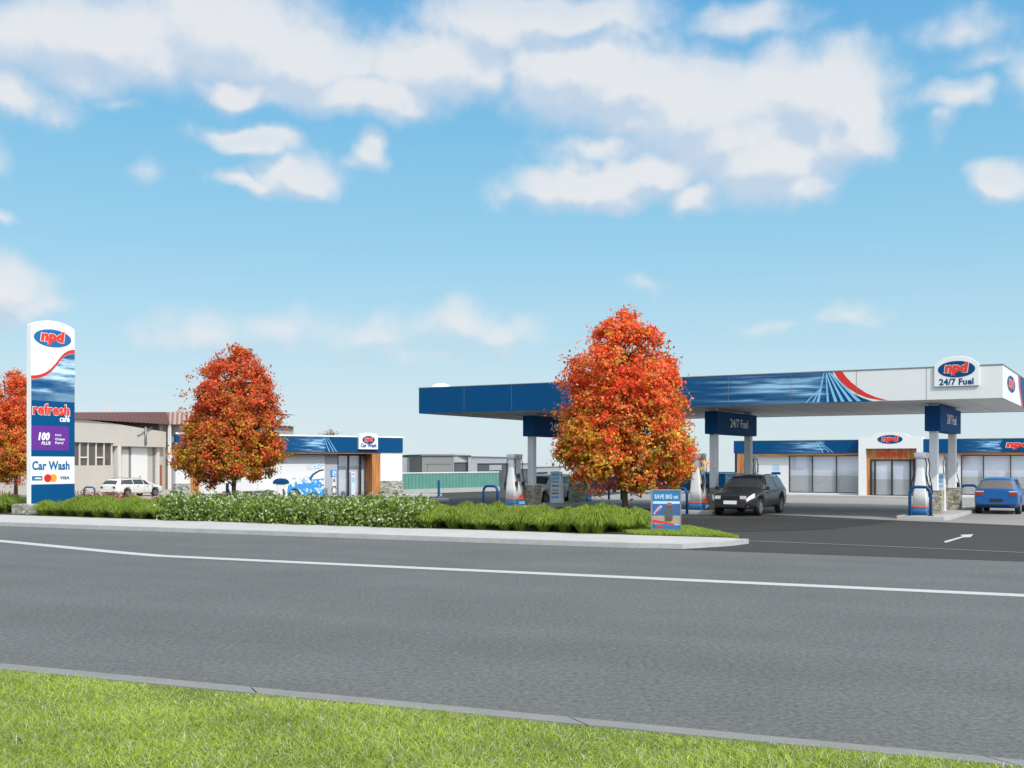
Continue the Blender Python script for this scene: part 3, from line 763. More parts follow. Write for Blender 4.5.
# ------------------------------------------------------------------ shop
SF = Frame(14.13, 70.1, ANG)
SE = 24.5; ZF0, ZF1 = 2.66, 3.42
shop = thing('service_station_shop', 'white single storey shop with blue fascia and timber framed entrance behind the canopy', 'shop', *SF.o, 0, ANG)
U = SF.u
ue0, ue1 = U(858.5, -0.4), U(922, -0.4)
mb = MB()
WV = 0.35
w1, w2 = U(748, WV), U(789, WV)
mb.box(0.15, SE, 3.0, 12.0, 0, 3.2).box(SE-0.2, SE, WV+0.01, 3.0, 0, 3.0).box(0.15, 0.35, WV+0.21, 3.0, 0, 3.0)
mb.box(w1, w2, WV, WV+0.2, 0.0, 2.62)
ws = [(w2, U(858.5, WV))]; wr0, wr1 = U(961, WV), SE-0.4
mb.box(ue1, wr0, WV, WV+0.2, 0, 2.62).box(wr1, SE-0.2, WV, WV+0.2, 0, 2.62)
mb.box(w2, ue0, WV-0.03, WV+0.2, 0.0, 0.20).box(wr0, wr1, WV-0.03, WV+0.2, 0, 0.20)
wall = mb.build('wall', WHITE, shop)
mb = MB(); mb.box(0.15, SE, 0.2, 12.0, 3.0, 3.2); mb.build('roof', STEEL, shop)
g1 = fascia_mat('shop_graphic_a', U(766), U(826), ZF0, ZF1); g2_ = fascia_mat('shop_graphic_b', U(958), U(1003), ZF0, ZF1)
for (a, b, m) in ((0, ue0, g1), (ue1, SE, g2_)):
    mb = MB(); mb.box(a, b, 0.0, 0.2, ZF0, ZF1); fo = mb.build('fascia', m, shop)
    mb = MB(); mb.box(a, b, -0.015, 0.215, ZF1, ZF1+0.03); mb.build('flashing', STEEL, fo)
mb = MB()
for a, b, w in ((818, 829, .03), (819, 833, .03), (816, 823, .03)): mb.sheet([(U(a)-w*.4, ZF1-0.02), (U(b)-w, ZF0+0.02), (U(b)+w, ZF0+0.02), (U(a)+w*.4, ZF1-0.02)], -0.006)
mb.build('ray_graphic', PALEB, shop)
mb = MB(); npd(mb, U(1018), (ZF0+ZF1)/2, 0.95, 0.30, -0.006); mb.build('lettering', [BLUE, LETTER_W, REDL], shop)
mb = MB(); mb.box(0.2, w1-0.02, 0.03, 0.5, 0, ZF0)
mb.build('timber_post', TIMBER, shop)
mb = MB(); mb.box(w1-0.02, ue0, 0.04, 0.34, ZF0-0.16, ZF0-0.003).box(ue1, SE-0.2, 0.04, 0.34, ZF0-0.16, ZF0-0.003); mb.build('timber_soffit', TIMBERH, shop)
mb = MB(); mb.box(0.0, U(744), 0.21, 1.6, 0, ZF0)
mb.build('blue_wall', BLUE, shop)
def glazing(a, b, z0, z1, v, splits, parent, reflect=True, name='window', fw=0.05):
    mb = MB(); mb.box(a, b, v-0.03, v+0.05, z0, z0+fw).box(a, b, v-0.03, v+0.05, z1-fw, z1)
    for s in splits: mb.box(s-fw/2, s+fw/2, v-0.035, v+0.055, z0+fw, z1-fw)
    w = mb.build(name, FRAME, parent)
    mb = MB(); mb.box(a+0.02, b-0.02, v+0.0, v+0.012, z0+fw, z1-fw); mb.build('pane', GLASSP, w)
    if reflect:
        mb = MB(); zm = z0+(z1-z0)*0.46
        mb.box(a+0.02, b-0.02, v+0.12, v+0.14, zm, z1, 0); mb.box(a+0.02, b-0.02, v+0.115, v+0.15, z0, zm-0.004, 1)  # sheets painted as a reflection: sky tone above, ground grey below
        mb.build('reflection_sheet', [REFL_SKY, BACK_GREY], w)
    return w
sp_ = [U(p, WV) for p in (789.4, 812.3, 836.4)] + [ue0-0.03]
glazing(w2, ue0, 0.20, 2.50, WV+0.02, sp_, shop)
sp_ = [wr0+0.03, U(983.4, WV), U(1010.6, WV)]; st = sp_[2]-sp_[1]
while sp_[-1]+st < wr1-0.2: sp_.append(sp_[-1]+st)
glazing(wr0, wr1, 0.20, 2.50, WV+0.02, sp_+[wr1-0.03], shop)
# posters on the white wall
mb = MB(); z = lambda p: SF.z(p, U(774, WV), WV)
mb.sheet([(U(771.5, WV), z(474.5)), (U(780.5, WV), z(474.5)), (U(780.5, WV), z(472)), (U(771.5, WV), z(472))], WV-0.006, 0)
for k in range(4): mb.sheet([(U(772.5, WV), z(470.6-k*1.6)), (U(779.5, WV), z(470.6-k*1.6)), (U(779.5, WV), z(469.8-k*1.6)), (U(772.5, WV), z(469.8-k*1.6))], WV-0.006, 1)
for k in range(4): mb.sheet([(U(757.2, WV), z(472-k*2.2)), (U(758.8, WV), z(472-k*2.2)), (U(758.8, WV), z(470.8-k*2.2)), (U(757.2, WV), z(470.8-k*2.2))], WV-0.006, 2)
mb.build('wall_poster', [BLUE, PALEB, FRAME], shop)
# entrance portal
EV = -0.4; E = lambda p: U(p, EV)
i0, i1 = E(865.5), E(916.5); ztop = 3.60; zin = 2.90
xm = E(890); arc = [(xm+1.12*c, ztop+0.27*max(0, 1-(c)**2)**0.6) for c in np.linspace(1, -1, 15)]
mb = MB(); mb.slab([(ue0, 0), (i0, 0), (i0, zin), (i1, zin), (i1, 0), (ue1, 0), (ue1, ztop), *arc, (ue0, ztop)], EV, EV+0.35)
mb.box(ue0, ue1, EV+0.351, WV+0.4, zin+0.1, ztop-0.02).box(ue0, i0-0.02, EV+0.351, WV+0.4, 0, zin+0.1).box(i1+0.02, ue1, EV+0.351, WV+0.4, 0, zin+0.1)
por = mb.build('entrance_portal', WHITE2, shop)
mb = MB(); npd(mb, xm, SF.z(439.5, xm), 0.72, 0.26, EV-0.008); mb.build('lettering', [BLUE, LETTER_W, REDL], por)
DV = EV+0.30; dz = 2.26
mb = MB(); d0, d1 = U(870.2, DV), U(914.8, DV)
mb.box(i0, i1, DV, DV+0.1, dz, zin).box(i0, d0, DV, DV+0.1, 0, dz).box(d1, i1, DV, DV+0.1, 0, dz)
tp = mb.build('timber_panel', TIMBER, shop)
mb = MB(); letter(mb, 'refresh', U(876.6, DV), U(905.5, DV), 2.42, 2.78, DV-0.016, 1, 0.035)
mb.build('lettering', [LETTER_W, REDL], tp)
dsp = [d0+0.04, U(875, DV), U(892, DV), U(910.3, DV), d1-0.04]
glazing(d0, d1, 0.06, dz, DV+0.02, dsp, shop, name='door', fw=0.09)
mb = MB(); mb.box(-0.2, SE, -1.6, WV-0.032, 0.0, 0.11); mb.build('shop_step', CONC, shop, 0.01)

# blue boundary fence left of the shop
def fence(p, q, h, mats, name, label, cat, plinth=0.0, post=2.4, cap=True, step=0.3, depth=0.03):
    L = math.hypot(q[0]-p[0], q[1]-p[1]); a = math.atan2(q[1]-p[1], q[0]-p[0])
    t = thing(name, label, cat, p[0], p[1], 0, a)
    if plinth: mb = MB(); mb.box(0, L, -0.08, 0.12, -0.05, plinth); mb.build('plinth', mats[2], t)
    mb = MB(); n = int(L/step)
    for k in range(n):
        x0, x1 = k*L/n, (k+1)*L/n
        mb.box(x0+0.004, x0+(x1-x0)*0.55, 0, 0.03, plinth, h).box(x0+(x1-x0)*0.55, x1-0.004, depth, depth+0.03, plinth, h)
    mb.build('panel', mats[0], t)
    x = 0.0
    while x <= L: mb = MB(); mb.box(x-0.04, x+0.04, 0.075, 0.155, 0, h+0.02); mb.build('post', mats[1], t); x += post
    if cap: mb = MB(); mb.box(0, L, -0.03, 0.17, h+0.021, h+0.09); mb.build('rail', mats[3], t)
    return t
fence(at(585, 86), at(741, 75.5), 1.32, (BLUE, BLUE, CONC, BLUE), 'boundary_fence', 'low plain blue boundary fence beyond the forecourt, running up to the shop', 'fence', 0.0, 3.0)
TEAL = mat('teal_cladding', (0.11, 0.27, 0.23), 0.45, var=0.12, scale=1.2)
fence(at(398, 71.5), at(499, 80.0), 1.32, (TEAL, STEEL, CONC, WHITE), 'boundary_fence', 'teal ribbed sheet fence with a pale top rail beside the car wash', 'fence', 0.30, 2.2, True, 0.34, 0.02)
def kerb(p, q, w, h, label, name='concrete_kerb'):
    L = math.hypot(q[0]-p[0], q[1]-p[1]); a = math.atan2(q[1]-p[1], q[0]-p[0])
    mb = MB(); mb.box(0, L, -w/2, w/2, -0.02, h); o = mb.build(name, CONC, None, 0.02)
    o.location = (*p, 0); o.rotation_euler = (0, 0, a); return tag(o, label, 'kerb')
kerb(gnd(600, 491.6), gnd(700, 493.2), 0.25, 0.14, 'thin pale kerb along the foot of the blue boundary fence')
kerb(gnd(398, 496.6), gnd(441, 496.3), 0.8, 0.15, 'pale kerb strip running out from the car wash corner to the lone blue post')
kerb(gnd(424, 501.2), gnd(447, 500.6), 0.5, 0.13, 'short pale kerb just in front of the lone blue post')

# ------------------------------------------------------------------ car wash
WA = math.atan2(9.5, 11.1); WF = Frame(-17.9, 58.5, WA); WL = WF.u(402.3)
cw = thing('car_wash', 'white car wash building with blue fascia, timber posts and a painted car mural', 'car wash', *WF.o, 0, WA)
W = WF.u; WZ0, WZ1 = 2.68, 3.58; RV = 0.7
mb = MB(); mb.box(0, WL, -0.06, 0.2, WZ0, WZ1).box(WL-0.2, WL, 0.2, 8, WZ0, WZ1)
mb.prism([(0.1, 0.2), (0.3, 0.2), (4.2, 8), (4.0, 8)], WZ0, WZ1)
gm = fascia_mat('wash_graphic', W(283), W(326), WZ0, WZ1)
fo = mb.build('fascia', gm, cw)
mb = MB(); mb.prism([(-0.03, -0.09), (WL+0.03, -0.09), (WL+0.03, 8), (3.98, 8)], WZ1, WZ1+0.09); mb.build('roof', WHITE2, cw)
mb = MB()
for a, b, w in ((323, 329, .03), (325, 333, .03), (327, 336, .03)): mb.sheet([(W(a)-w*.4, WZ1-0.02), (W(b)-w, WZ0+0.02), (W(b)+w, WZ0+0.02), (W(a)+w*.4, WZ1-0.02)], -0.068)
mb.build('ray_graphic', PALEB, fo)
mb = MB(); mb.box(W(190), W(380.5), -0.02, RV+0.05, WZ0-0.09, WZ0-0.003); mb.build('timber_soffit', TIMBERH, cw)
a1, a2 = W(190.2), W(380.2)
mb = MB(); mb.box(0, a1, 0, 0.3, 0.95, WZ0-0.003).box(a2, WL, 0, 0.3, 0.95, WZ0-0.003).box(WL-0.3, WL, 0.3, 8, 0, WZ0).box(4.3, WL-0.3, 7.7, 8, 0, WZ0)
mb.prism([(0.1, 0.3), (0.4, 0.3), (4.3, 8), (4.0, 8)], 0, WZ0-0.003)
m1, m2 = W(257.5, RV), W(324, RV); d1_, d2_ = W(337, RV), W(372, RV)
mb.box(a1, d1_, RV, RV+0.2, 0, WZ0-0.095)
mb.build('wall', WHITE, cw)
for a, b in ((-0.03, a1), (a2, WL+0.03)): mb = MB(); mb.box(a, b, -0.06, 0.3, 0, 0.95); mb.build('stone_plinth', STONEG, cw, 0.01)
for (p, q) in ((190.2, 199), (372, 380.2)):
    mb = MB(); mb.box(W(p)+0.004, W(q)-0.004, -0.03, RV-0.01, 0, WZ0-0.093); mb.build('timber_post', TIMBER, cw)
mb = MB(); mb.box(m1, m2, RV-0.08, RV-0.004, 0.1, 2.52); mp_ = mb.build('mural_panel', WHITE2, cw, 0.005)
# mural: blue car under foam
z = lambda p, px=305: WF.z(p, W(px, RV-0.08), RV-0.08)
X_ = lambda p: W(p, RV-0.08)
mv = RV-0.086; mb = MB()
mb.sheet([(X_(287), z(493)), (X_(288), z(485.5)), (X_(292), z(482.5)), (X_(299), z(481)), (X_(307), z(480)), (X_(312), z(474)), (X_(318), z(470.3)), (X_(323.8), z(469)), (X_(323.8), z(496)), (X_(301.5), z(496))][::-1][::-1], mv, 0)
mb.sheet([(X_(310.5), z(479.5)), (X_(314), z(475)), (X_(319), z(471.8)), (X_(323.8), z(470.6)), (X_(323.8), z(478.6))][::-1], mv-0.003, 1)
mb.sheet([(X_(309), z(480.4)), (X_(312.8), z(474.3)), (X_(318.2), z(470.6)), (X_(323.8), z(469.2)), (X_(323.8), z(470.4)), (X_(318.8), z(471.8)), (X_(313.8), z(475.2)), (X_(310.6), z(480.4))][::-1], mv-0.005, 3)
wx, wz = X_(294.5), z(494.5); rad = (X_(300.5)-X_(288.5))/2
mb.sheet(ellipse(wx, wz, rad, rad*0.95), mv-0.005, 3); mb.sheet(ellipse(wx, wz, rad*0.72, rad*0.68), mv-0.008, 4)
mb.sheet(ellipse(wx, wz, rad*0.3, rad*0.28), mv-0.011, 1)
g = random.Random(4)
for k in range(80):
    px = g.uniform(291, 323); t_ = (px-287)/37
    py = g.choice([g.gauss(483-2.5*t_, 1.5), g.gauss(482-9*t_, 2.2), g.gauss(489, 3)]); r_ = g.uniform(0.03, 0.11)
    if 309 < px and 470 < py < 479.5: continue
    mb.sheet(ellipse(X_(px), z(py), r_, r_*g.uniform(0.7, 1.2), 10), mv-0.007-0.0001*k, g.choice([1, 1, 5, 2]))
for k in range(26):
    px = g.uniform(306, 323); py = g.uniform(463, 470); r_ = g.uniform(0.04, 0.10)
    if py > 478-(px-302)*0.5: continue
    mb.sheet(ellipse(X_(px), z(py), r_, r_, 12), mv-0.016-0.0002*k, g.choice([2, 5])); mb.sheet(ellipse(X_(px), z(py), r_*0.7, r_*0.7, 12), mv-0.0162-0.0002*k-0.0001, 1)
mb.build('mural', [SKYB, LETTER_W, PALEB, BLACK, STEEL, mat('pale_foam', (0.45, 0.65, 0.85), 0.5)], mp_)
GREYP = mat('grey_panel', (0.42, 0.42, 0.46), 0.5, var=0.03)
mb = MB(); mb.box(m2+0.006, d1_, RV-0.05, RV-0.004, 0.05, WZ0-0.1); mb.build('grey_panel', GREYP, cw)
spl = [d1_+0.05, W(348.6, RV), W(360.6, RV), d2_-0.05]
mb = MB(); mb.box(d1_, d2_, RV+0.0, RV+0.08, WZ0-0.2, WZ0-0.1)
for s in spl: mb.box(s-0.05, s+0.05, RV-0.005, RV+0.085, 0, WZ0-0.2)
dr = mb.build('door', FRAME, cw)
mb = MB(); mb.box(d1_+0.1, d2_-0.1, RV+0.03, RV+0.042, 0.02, WZ0-0.2); mb.build('pane', GLASSP, dr)
mb = MB(); mb.box(d1_+0.1, d2_-0.1, RV+0.3, RV+0.32, 0.25, WZ0-0.1, 0).box(d1_+0.1, d2_-0.1, RV+0.29, RV+0.33, 0.0, 0.246, 1); mb.build('inner_blind', [mat('pale_blind', (0.7, 0.74, 0.82), 0.7, var=0.02), BACK_GREY], dr)
s0, s1 = W(357), W(376); zb, zt_ = WF.z(449.3, s0), WF.z(432.8, s0)
arc = [(s0+(s1-s0)*t, zt_-0.12*(abs(2*t-1))**3) for t in np.linspace(1, 0, 9)]
mb = MB(); mb.slab([(s0, zb), (s1, zb), *arc], -0.22, -0.066); sg = mb.build('fascia_sign', WHITE2, cw, 0.01)
mb = MB(); cx = (s0+s1)/2; npd(mb, cx, zt_-0.42, 0.44, 0.24, -0.228); mb.build('emblem', [BLUE, LETTER_W, REDL], sg); mb = MB()
letter(mb, 'Car Wash', s0+0.12, s1-0.12, zb+0.12, zb+0.36, -0.228, 3, 0.045); mb.build('lettering', [BLUE, LETTER_W, REDL, NAVY], sg)

# ------------------------------------------------------------------ cream workshop at the back left
LA = math.atan2(12, 3.2); LF = Frame(-29.6, 72, LA); L_ = LF.u
CREAM = mat('cream_render', (0.50, 0.46, 0.41), 0.8, var=0.06, scale=0.5, bump=0.1)
CREAML = mat('pale_render', (0.62, 0.59, 0.55), 0.75, var=0.04)
BROWN = mat('brown_sheet_shaded', (0.12, 0.055, 0.05), 0.6, var=0.15, scale=2)  # front roof face, its shade put into the colour
WINDG = glass_mat('workshop_glass', (0.10, 0.085, 0.07), 0.12, 0.5)
GAPSHADE = mat('painted_gap_shade', (0.10, 0.095, 0.09), 0.9)
ws_ = thing('workshop_building', 'cream rendered workshop with brown sheet roof behind the tall pylon sign', 'building', *LF.o, 0, LA)
ua, ub = L_(36), L_(166); za, zb = LF.z(417.2, L_(66)), LF.z(432, ub)
um = L_(128); 
def zt2(u): return za+(zb-za)*(u-L_(66))/(ub-L_(66))
w0, w1_ = L_(73), L_(113.5); wz0, wz1 = LF.z(465.5, w0), LF.z(442, w0)
p1_, p2_ = L_(118), L_(121); g0, g1_ = L_(137), L_(153); gz = LF.z(447, g0)
mb = MB()
mb.slab([(ua, wz1), (w1_, wz1), (w1_+.01, wz1-0.2), (ub, wz1-0.2), (ub, zb), (ub*0.5, zt2(ub*0.5)+0.05), (ua, zt2(ua))], 0, 0.3)          # head wall with sloping parapet
mb.box(ua, w0, 0, 0.3, 0, wz1).box(w0, w1_, 0, 0.3, 0, wz0)
mb.box(w1_-0.001, p1_, 0.9, 1.1, 0, wz1)
mb.box(p2_, ub, 0.55, 0.85, 0, wz1-0.2)
mb.box(ub+.004, ub+.99, 0.56, 0.86, 0, 4.97)
mb.box(ua, ub, 5.0, 5.2, 0, 4.2).box(ua, ua+0.3, 0.3, 5, 0, 4.3).box(ua, ub, 0.31, 5.0, 3.9, 4.1)
mb.build('wall', CREAM, ws_)
mb = MB(); mb.box(p1_, p2_, -0.02, 0.85, 0, wz1-0.205); mb.build('pillar', CREAML, ws_)
mb = MB(); mb.box(L_(155.2, 0.5), L_(157.2, 0.5), 0.3, 0.54, 0, gz); mb.build('pillar', CREAML, ws_)
mb = MB(); mb.box(L_(121.5, .5), L_(128, .5), 0.45, 0.54, 0, gz-0.2); mb.build('pilaster', CREAML, ws_)
mb = MB(); n = 5
for k in range(n+1): x = w0+(w1_-w0)*k/n; mb.box(x-0.05, x+0.05, 0.12, 0.2, wz0, wz1)
for k in (1, 3): x0, x1 = w0+(w1_-w0)*k/n, w0+(w1_-w0)*(k+1)/n; zmid = wz0+(wz1-wz0)*0.35; mb.box(x0+0.05, x1-0.05, 0.12, 0.2, zmid-0.05, zmid+0.05)
wn = mb.build('window', CREAML, ws_)
mb = MB(); mb.box(w0, w1_, 0.22, 0.24, wz0, wz1); mb.build('pane', WINDG, wn)
mb = MB(); mb.box(g0, g1_, 0.47, 0.54, 0.0, gz)
gd = mb.build('garage_door', WHITE2, ws_)
mb = MB(); x = L_(140, .46); mb.box(x-0.06, x+0.06, 0.43, 0.468, 1.0, 1.08); mb.build('handle', STEEL, gd)
mb = MB()
for a, b in ((128.5, 136.8), (153.1, 155.1)): mb.box(L_(a, .5), L_(b, .5), 0.50, 0.545, 0, gz)
mb.build('shade_strip', mat('painted_shade_grey', (0.22, 0.21, 0.21), 0.8), ws_)  # grey strips beside the garage door, recess shade painted on the wall
mb = MB(); mb.box(L_(158, .5), L_(161.8, .5), 0.48, 0.54, 0, LF.z(465, L_(160))); mb.build('door', mat('rust_door', (0.34, 0.10, 0.05), 0.6), ws_)
mb = MB(); mb.tube([(L_(145), -0.05, LF.z(427, L_(145))), (L_(145), -0.05, LF.z(445, L_(145)))], 0.10, 0, 8); mb.tube([(L_(137), -0.08, LF.z(435, L_(137))), (L_(151), -0.08, LF.z(427.5, L_(151)))], 0.05, 0, 6)
mb.build('wall_pipe', STEEL, ws_)
# upper roof and the wing on the far corner
rz0 = 4.98
mb = MB(); pr = []; n = 60
for k in range(n+1):
    u = ua+(ub+0.25-ua)*k/n; top = 5.25+0.68*(k/n); o = 0.05 if k % 2 else 0.0
    pr.append((u, 0.12+o, top, o))
for k in range(n):
    a, b = pr[k], pr[k+1]
    mb.add([(a[0], a[1]-0.3, rz0), (b[0], b[1]-0.3, rz0), (b[0], b[1], b[2]), (a[0], a[1], a[2])], [(0, 1, 2, 3)])
mb.add([(ua, .17, 5.25), (ub+.25, .17, 5.93), (ub+.25, 9, 5.93), (ua, 9, 5.25)], [(0, 1, 2, 3)])
mb.add([(ua, -.18, rz0), (ub+.25, -.18, rz0), (ub+.25, 9, rz0), (ua, 9, rz0)], [(0, 3, 2, 1)])
rf = mb.build('roof', BROWN, ws_)
mb = MB(); x = L_(107, 3); mb.box(x-0.12, x+0.12, 2.8, 3.05, 5.3, LF.z(406.5, x, 3)); mb.build('chimney', CREAML, rf)
mb = MB(); mb.box(ua, ub, 0.7, 0.9, 4.11, rz0-.004); mb.build('upper_wall', GAPSHADE, ws_)  # wall in the roof gap coloured dark, its shade painted in
STRIPE = mat('striped_sheet_sunlit', (0.48, 0.38, 0.34), 0.6, var=0.05)  # gable sheets paler: sunlight put into both stripe colours
mb = MB(); n = 36; WW = 7.0
for k in range(n):
    y0, y1 = -WW+k*(WW+0.15)/n, -WW+(k+1)*(WW+0.15)/n; sl = 0.12
    mb.add([(ub+0.3, y0, rz0), (ub+0.3, y1, rz0), (ub+0.3+sl, y1, 5.93), (ub+0.3+sl, y0, 5.93)], [(3, 2, 1, 0)], k % 2)
mb.add([(ub+.55, -WW, 5.93), (ub+.55, 0.9, 5.93), (ub+8, 0.9, 5.93), (ub+8, -WW, 5.93)], [(3, 2, 1, 0)], 1)
mb.add([(ub+.3, -WW, rz0), (ub+.3, 0.9, rz0), (ub+8, 0.9, rz0), (ub+8, -WW, rz0)], [(0, 1, 2, 3)], 1)
mb.build('roof', [STRIPE, mat('brown_sheet_sunlit', (0.30, 0.16, 0.13), 0.6)], ws_)
mb = MB(); mb.box(ub+0.32, ub+0.5, -0.15, 0.05, 0, rz0-0.005); mb.build('pillar', WHITE2, ws_)
mb = MB(); mb.box(ub+0.32, ub+0.5, -3.2, -3.0, 0, rz0-0.005); mb.build('pillar', WHITE2, ws_)
mb = MB(); mb.box(ub+1.0, ub+8, -WW+.3, 0.9, 0, rz0-0.01); mb.build('wing_wall', mat('grey_cream_render', (0.36, 0.345, 0.32), 0.8, var=0.06), ws_)
mb = MB(); mb.box(ub+0.94, ub+0.995, -WW+.3, 0.9, 2.35, 2.75); mb.build('wall_band', WHITE2, ws_)
mb = MB(); mb.box(ub+0.96, ub+0.995, -WW+.6, 0.7, 1.85, 2.34).box(ub+0.96, ub+0.995, -WW+.6, 0.7, 2.9, 3.6); mb.build('window', WINDG, ws_)

# white railed building at the photo edge
x0, y0 = at(-45, 76); x1, y1 = at(44, 78)
a = math.atan2(y1-y0, x1-x0); L = math.hypot(x1-x0, y1-y0)
t = thing('white_building', 'low white building with grey window bands behind the half hidden tree', 'building', x0, y0, 0, a)
mb = MB(); mb.box(0, L, 0, 0.2, 0, 0.42).box(0, L, 0, 0.2, 0.95, 1.05).box(0, L, 0, 0.2, 1.75, 2.9).box(0, L, 1.0, 6, 0, 2.85); mb.build('wall', WHITE2, t)
mb = MB(); mb.box(0, L, 0.12, 0.14, 0.42, 0.95).box(0, L, 0.12, 0.14, 1.05, 1.75); mb.build('window', mat('grey_window', (0.15, 0.145, 0.14), 0.3), t)
mb = MB()
for k in range(9): mb.box(k*L/8-0.04, k*L/8+0.04, -0.03, 0.11, 0.42, 1.75)
mb.build('mullion', WHITE2, t)
mb = MB(); mb.box(-0.2, L+0.2, -0.3, 6.2, 2.9, 3.05); mb.build('roof', STEEL, t)

# ------------------------------------------------------------------ sheds beyond the teal fence (ground falls away there)
GB = mat('shed_grey', (0.15, 0.15, 0.155), 0.6, var=0.06, scale=0.6); GB2 = mat('shed_grey_light', (0.19, 0.19, 0.195), 0.6, var=0.05, scale=0.6)
PALES = mat('shed_pale', (0.37, 0.38, 0.41), 0.6, var=0.04); DG = mat('shed_dark_window', (0.10, 0.105, 0.12), 0.8, 0.05, var=0.2, scale=0.8)
def shed(pts, zb, ztop, d, name, label, front_mat, side_mat):
    """pts: (px, Y) of left corner and right corner of the front"""
    p, q = at(*pts[0]), at(*pts[1]); L = math.hypot(q[0]-p[0], q[1]-p[1]); a = math.atan2(q[1]-p[1], q[0]-p[0])
    t = thing(name, label, 'shed', p[0], p[1], 0, a); return t, L, Frame(p[0], p[1], a)
t, L, fr = shed(((422, 100), (453, 101)), -2, 2.8, 12, 'warehouse', 'plain grey shed with a roller door beyond the teal fence', GB, GB2)
mb = MB(); mb.box(0, L, 0, 14, -2, 2.75); mb.build('wall', GB2, t)
mb = MB(); mb.add([(-0.02, 0.1, -2), (-0.02, 0.1, 2.78), (-2.2, 11, 2.5), (-2.2, 11, -2)], [(0, 1, 2, 3)]); mb.build('side_wall', GB, t)
mb = MB(); mb.add([(-0.15, -0.12, 2.76), (L+0.1, -0.12, 2.76), (L+0.1, 14, 2.9), (-2.4, 11.2, 2.62)], [(0, 1, 2, 3)]); mb.box(-0.15, L+0.1, -0.14, -0.02, 2.66, 2.8); mb.build('roof', mat('shed_roof', (0.13, 0.135, 0.14), 0.5), t)
mb = MB(); u0, u1 = fr.u(427.5), fr.u(449); mb.box(u0, u1, -0.05, -0.004, -2, fr.z(464.5, u0)); mb.build('roller_door', GB2, t)
mb = MB(); mb.box(u0-0.1, u1+0.1, -0.08, -0.051, fr.z(464.5, u0), fr.z(463.3, u0)); mb.build('door_frame', GB, t)

def bay_shed(px0, Y0, px1, Y1, ztop, zb, posts, label, sign=None, group=None):
    p, q = at(px0, Y0), at(px1, Y1); L = math.hypot(q[0]-p[0], q[1]-p[1]); a = math.atan2(q[1]-p[1], q[0]-p[0]); fr = Frame(p[0], p[1], a)
    t = thing('warehouse', label, 'shed', p[0], p[1], 0, a)
    mb = MB(); zf = ztop-0.65; mb.box(0, L, 0, 0.3, zf, ztop)
    for (b, c) in posts: mb.box(max(fr.u(b), 0), min(fr.u(c), L), -0.02, 0.3, zb, zf-0.003)
    mb.box(0, L, 3, 14, zb, ztop-0.1); mb.build('wall', PALES, t)
    mb = MB(); mb.box(0.02, L-0.02, 0.1, 0.14, zb, zf-0.003); w = mb.build('window', DG, t)
    if sign: mb = MB(); u0, u1 = fr.u(sign[0]), fr.u(sign[1]); mb.box(u0, u1, 0.04, 0.095, fr.z(sign[3], u0), fr.z(sign[2], u0)); mb.build('sign_panel', PALES, t)
    mb = MB(); mb.add([(-0.1, -0.15, ztop+0.003), (L+0.1, -0.15, ztop+0.003), (L+0.1, 7, ztop+0.2), (-0.1, 7, ztop+0.2)], [(0, 1, 2, 3)]); mb.build('roof', mat('pale_shed_roof', (0.33, 0.34, 0.36), 0.5), t)
bay_shed(453.3, 101.2, 471, 101.4, 2.72, -2.5, ((453, 454), (468, 471)), 'pale shed end with one dark window beside the grey roller door shed')
bay_shed(471.4, 101, 519, 122, 2.62, -3.0, ((471, 477),), 'long pale shed with dark windows and a sign panel behind the fuel pumps', (490, 502, 465, 470.5))
bay_shed(519.5, 124, 534, 130, 1.95, -4, ((519.5, 521),), 'narrow pale shed seen between fuel pump and canopy column')
bay_shed(535, 132, 560, 150, 1.5, -6, ((535, 536.5), (548, 550), (558, 560)), 'far pale shed beyond the white car under the canopy')

# small russet treetop behind the car wash
x, y = at(330, 84)
t = thing('small_tree', 'small bare russet treetop showing above the car wash roof', 'tree', x, y, 0)
mb = MB(); mb.tube([(0, 0, -0.1), (0, 0, 2.4), (0.05, 0, 4.3)], [0.12, 0.08, 0.02], 0, 8); mb.build('trunk', BARK, t)
v, q, c = leafy(77, 900, 0.95, 1.0, 0.11, [(0.30, 0.13, 0.08), (0.38, 0.2, 0.12), (0.22, 0.12, 0.08)], 0.3)
v[:, 2] += 3.65; np_mesh('crown', v, q, c, AUTUMN, t)
# ================================================================== PYLON SIGN
PF = Frame((31-CX)/F*41.6, 41.6, ANG+R(90)); PU, PZ = PF.u, PF.z
pw = PU(74.7); TK = 0.26
py = thing('pylon_sign', 'tall blue and white service station pylon sign with purple fuel panel on a stone plinth', 'pylon sign', *PF.o, 0, PF.ang)
zl, zm, zr = PZ(324.5, 0), PZ(320.0, PU(47)), PZ(328.7, pw)
zc = (zl+zr)/2
top = [(pw*t, zc+(zm-zc)*(1-(2*t-1)**2)) for t in np.linspace(1, 0, 15)]
mb = MB(); mb.slab([(0, 0.5), (pw, 0.5), *top], 0, TK); mb.build('panel', WHITE2, py, 0.01)
cur = [(30.9, 377.0), (36, 376.8), (41, 375.8), (46, 373.6), (51, 370), (56, 364.5), (60, 359), (64, 354.8), (68, 352.4), (71.5, 351.6), (74.7, 351.5)]
fy = -0.006
mb = MB(); mb.sheet([(0.005, PZ(400, 0)), (pw-0.005, PZ(400, 0))]+[(min(max(PU(a), 0.005), pw-0.005), PZ(b+2.2, PU(a))) for a, b in cur[::-1]], fy)
mb.build('streak_panel', fascia_mat('pylon_graphic', PU(31)-2.6, pw+0.9, PZ(398, pw/2), PZ(350, pw/2), (0.002, 0.07, 0.20), (0.55, 0.78, 0.92)), py)
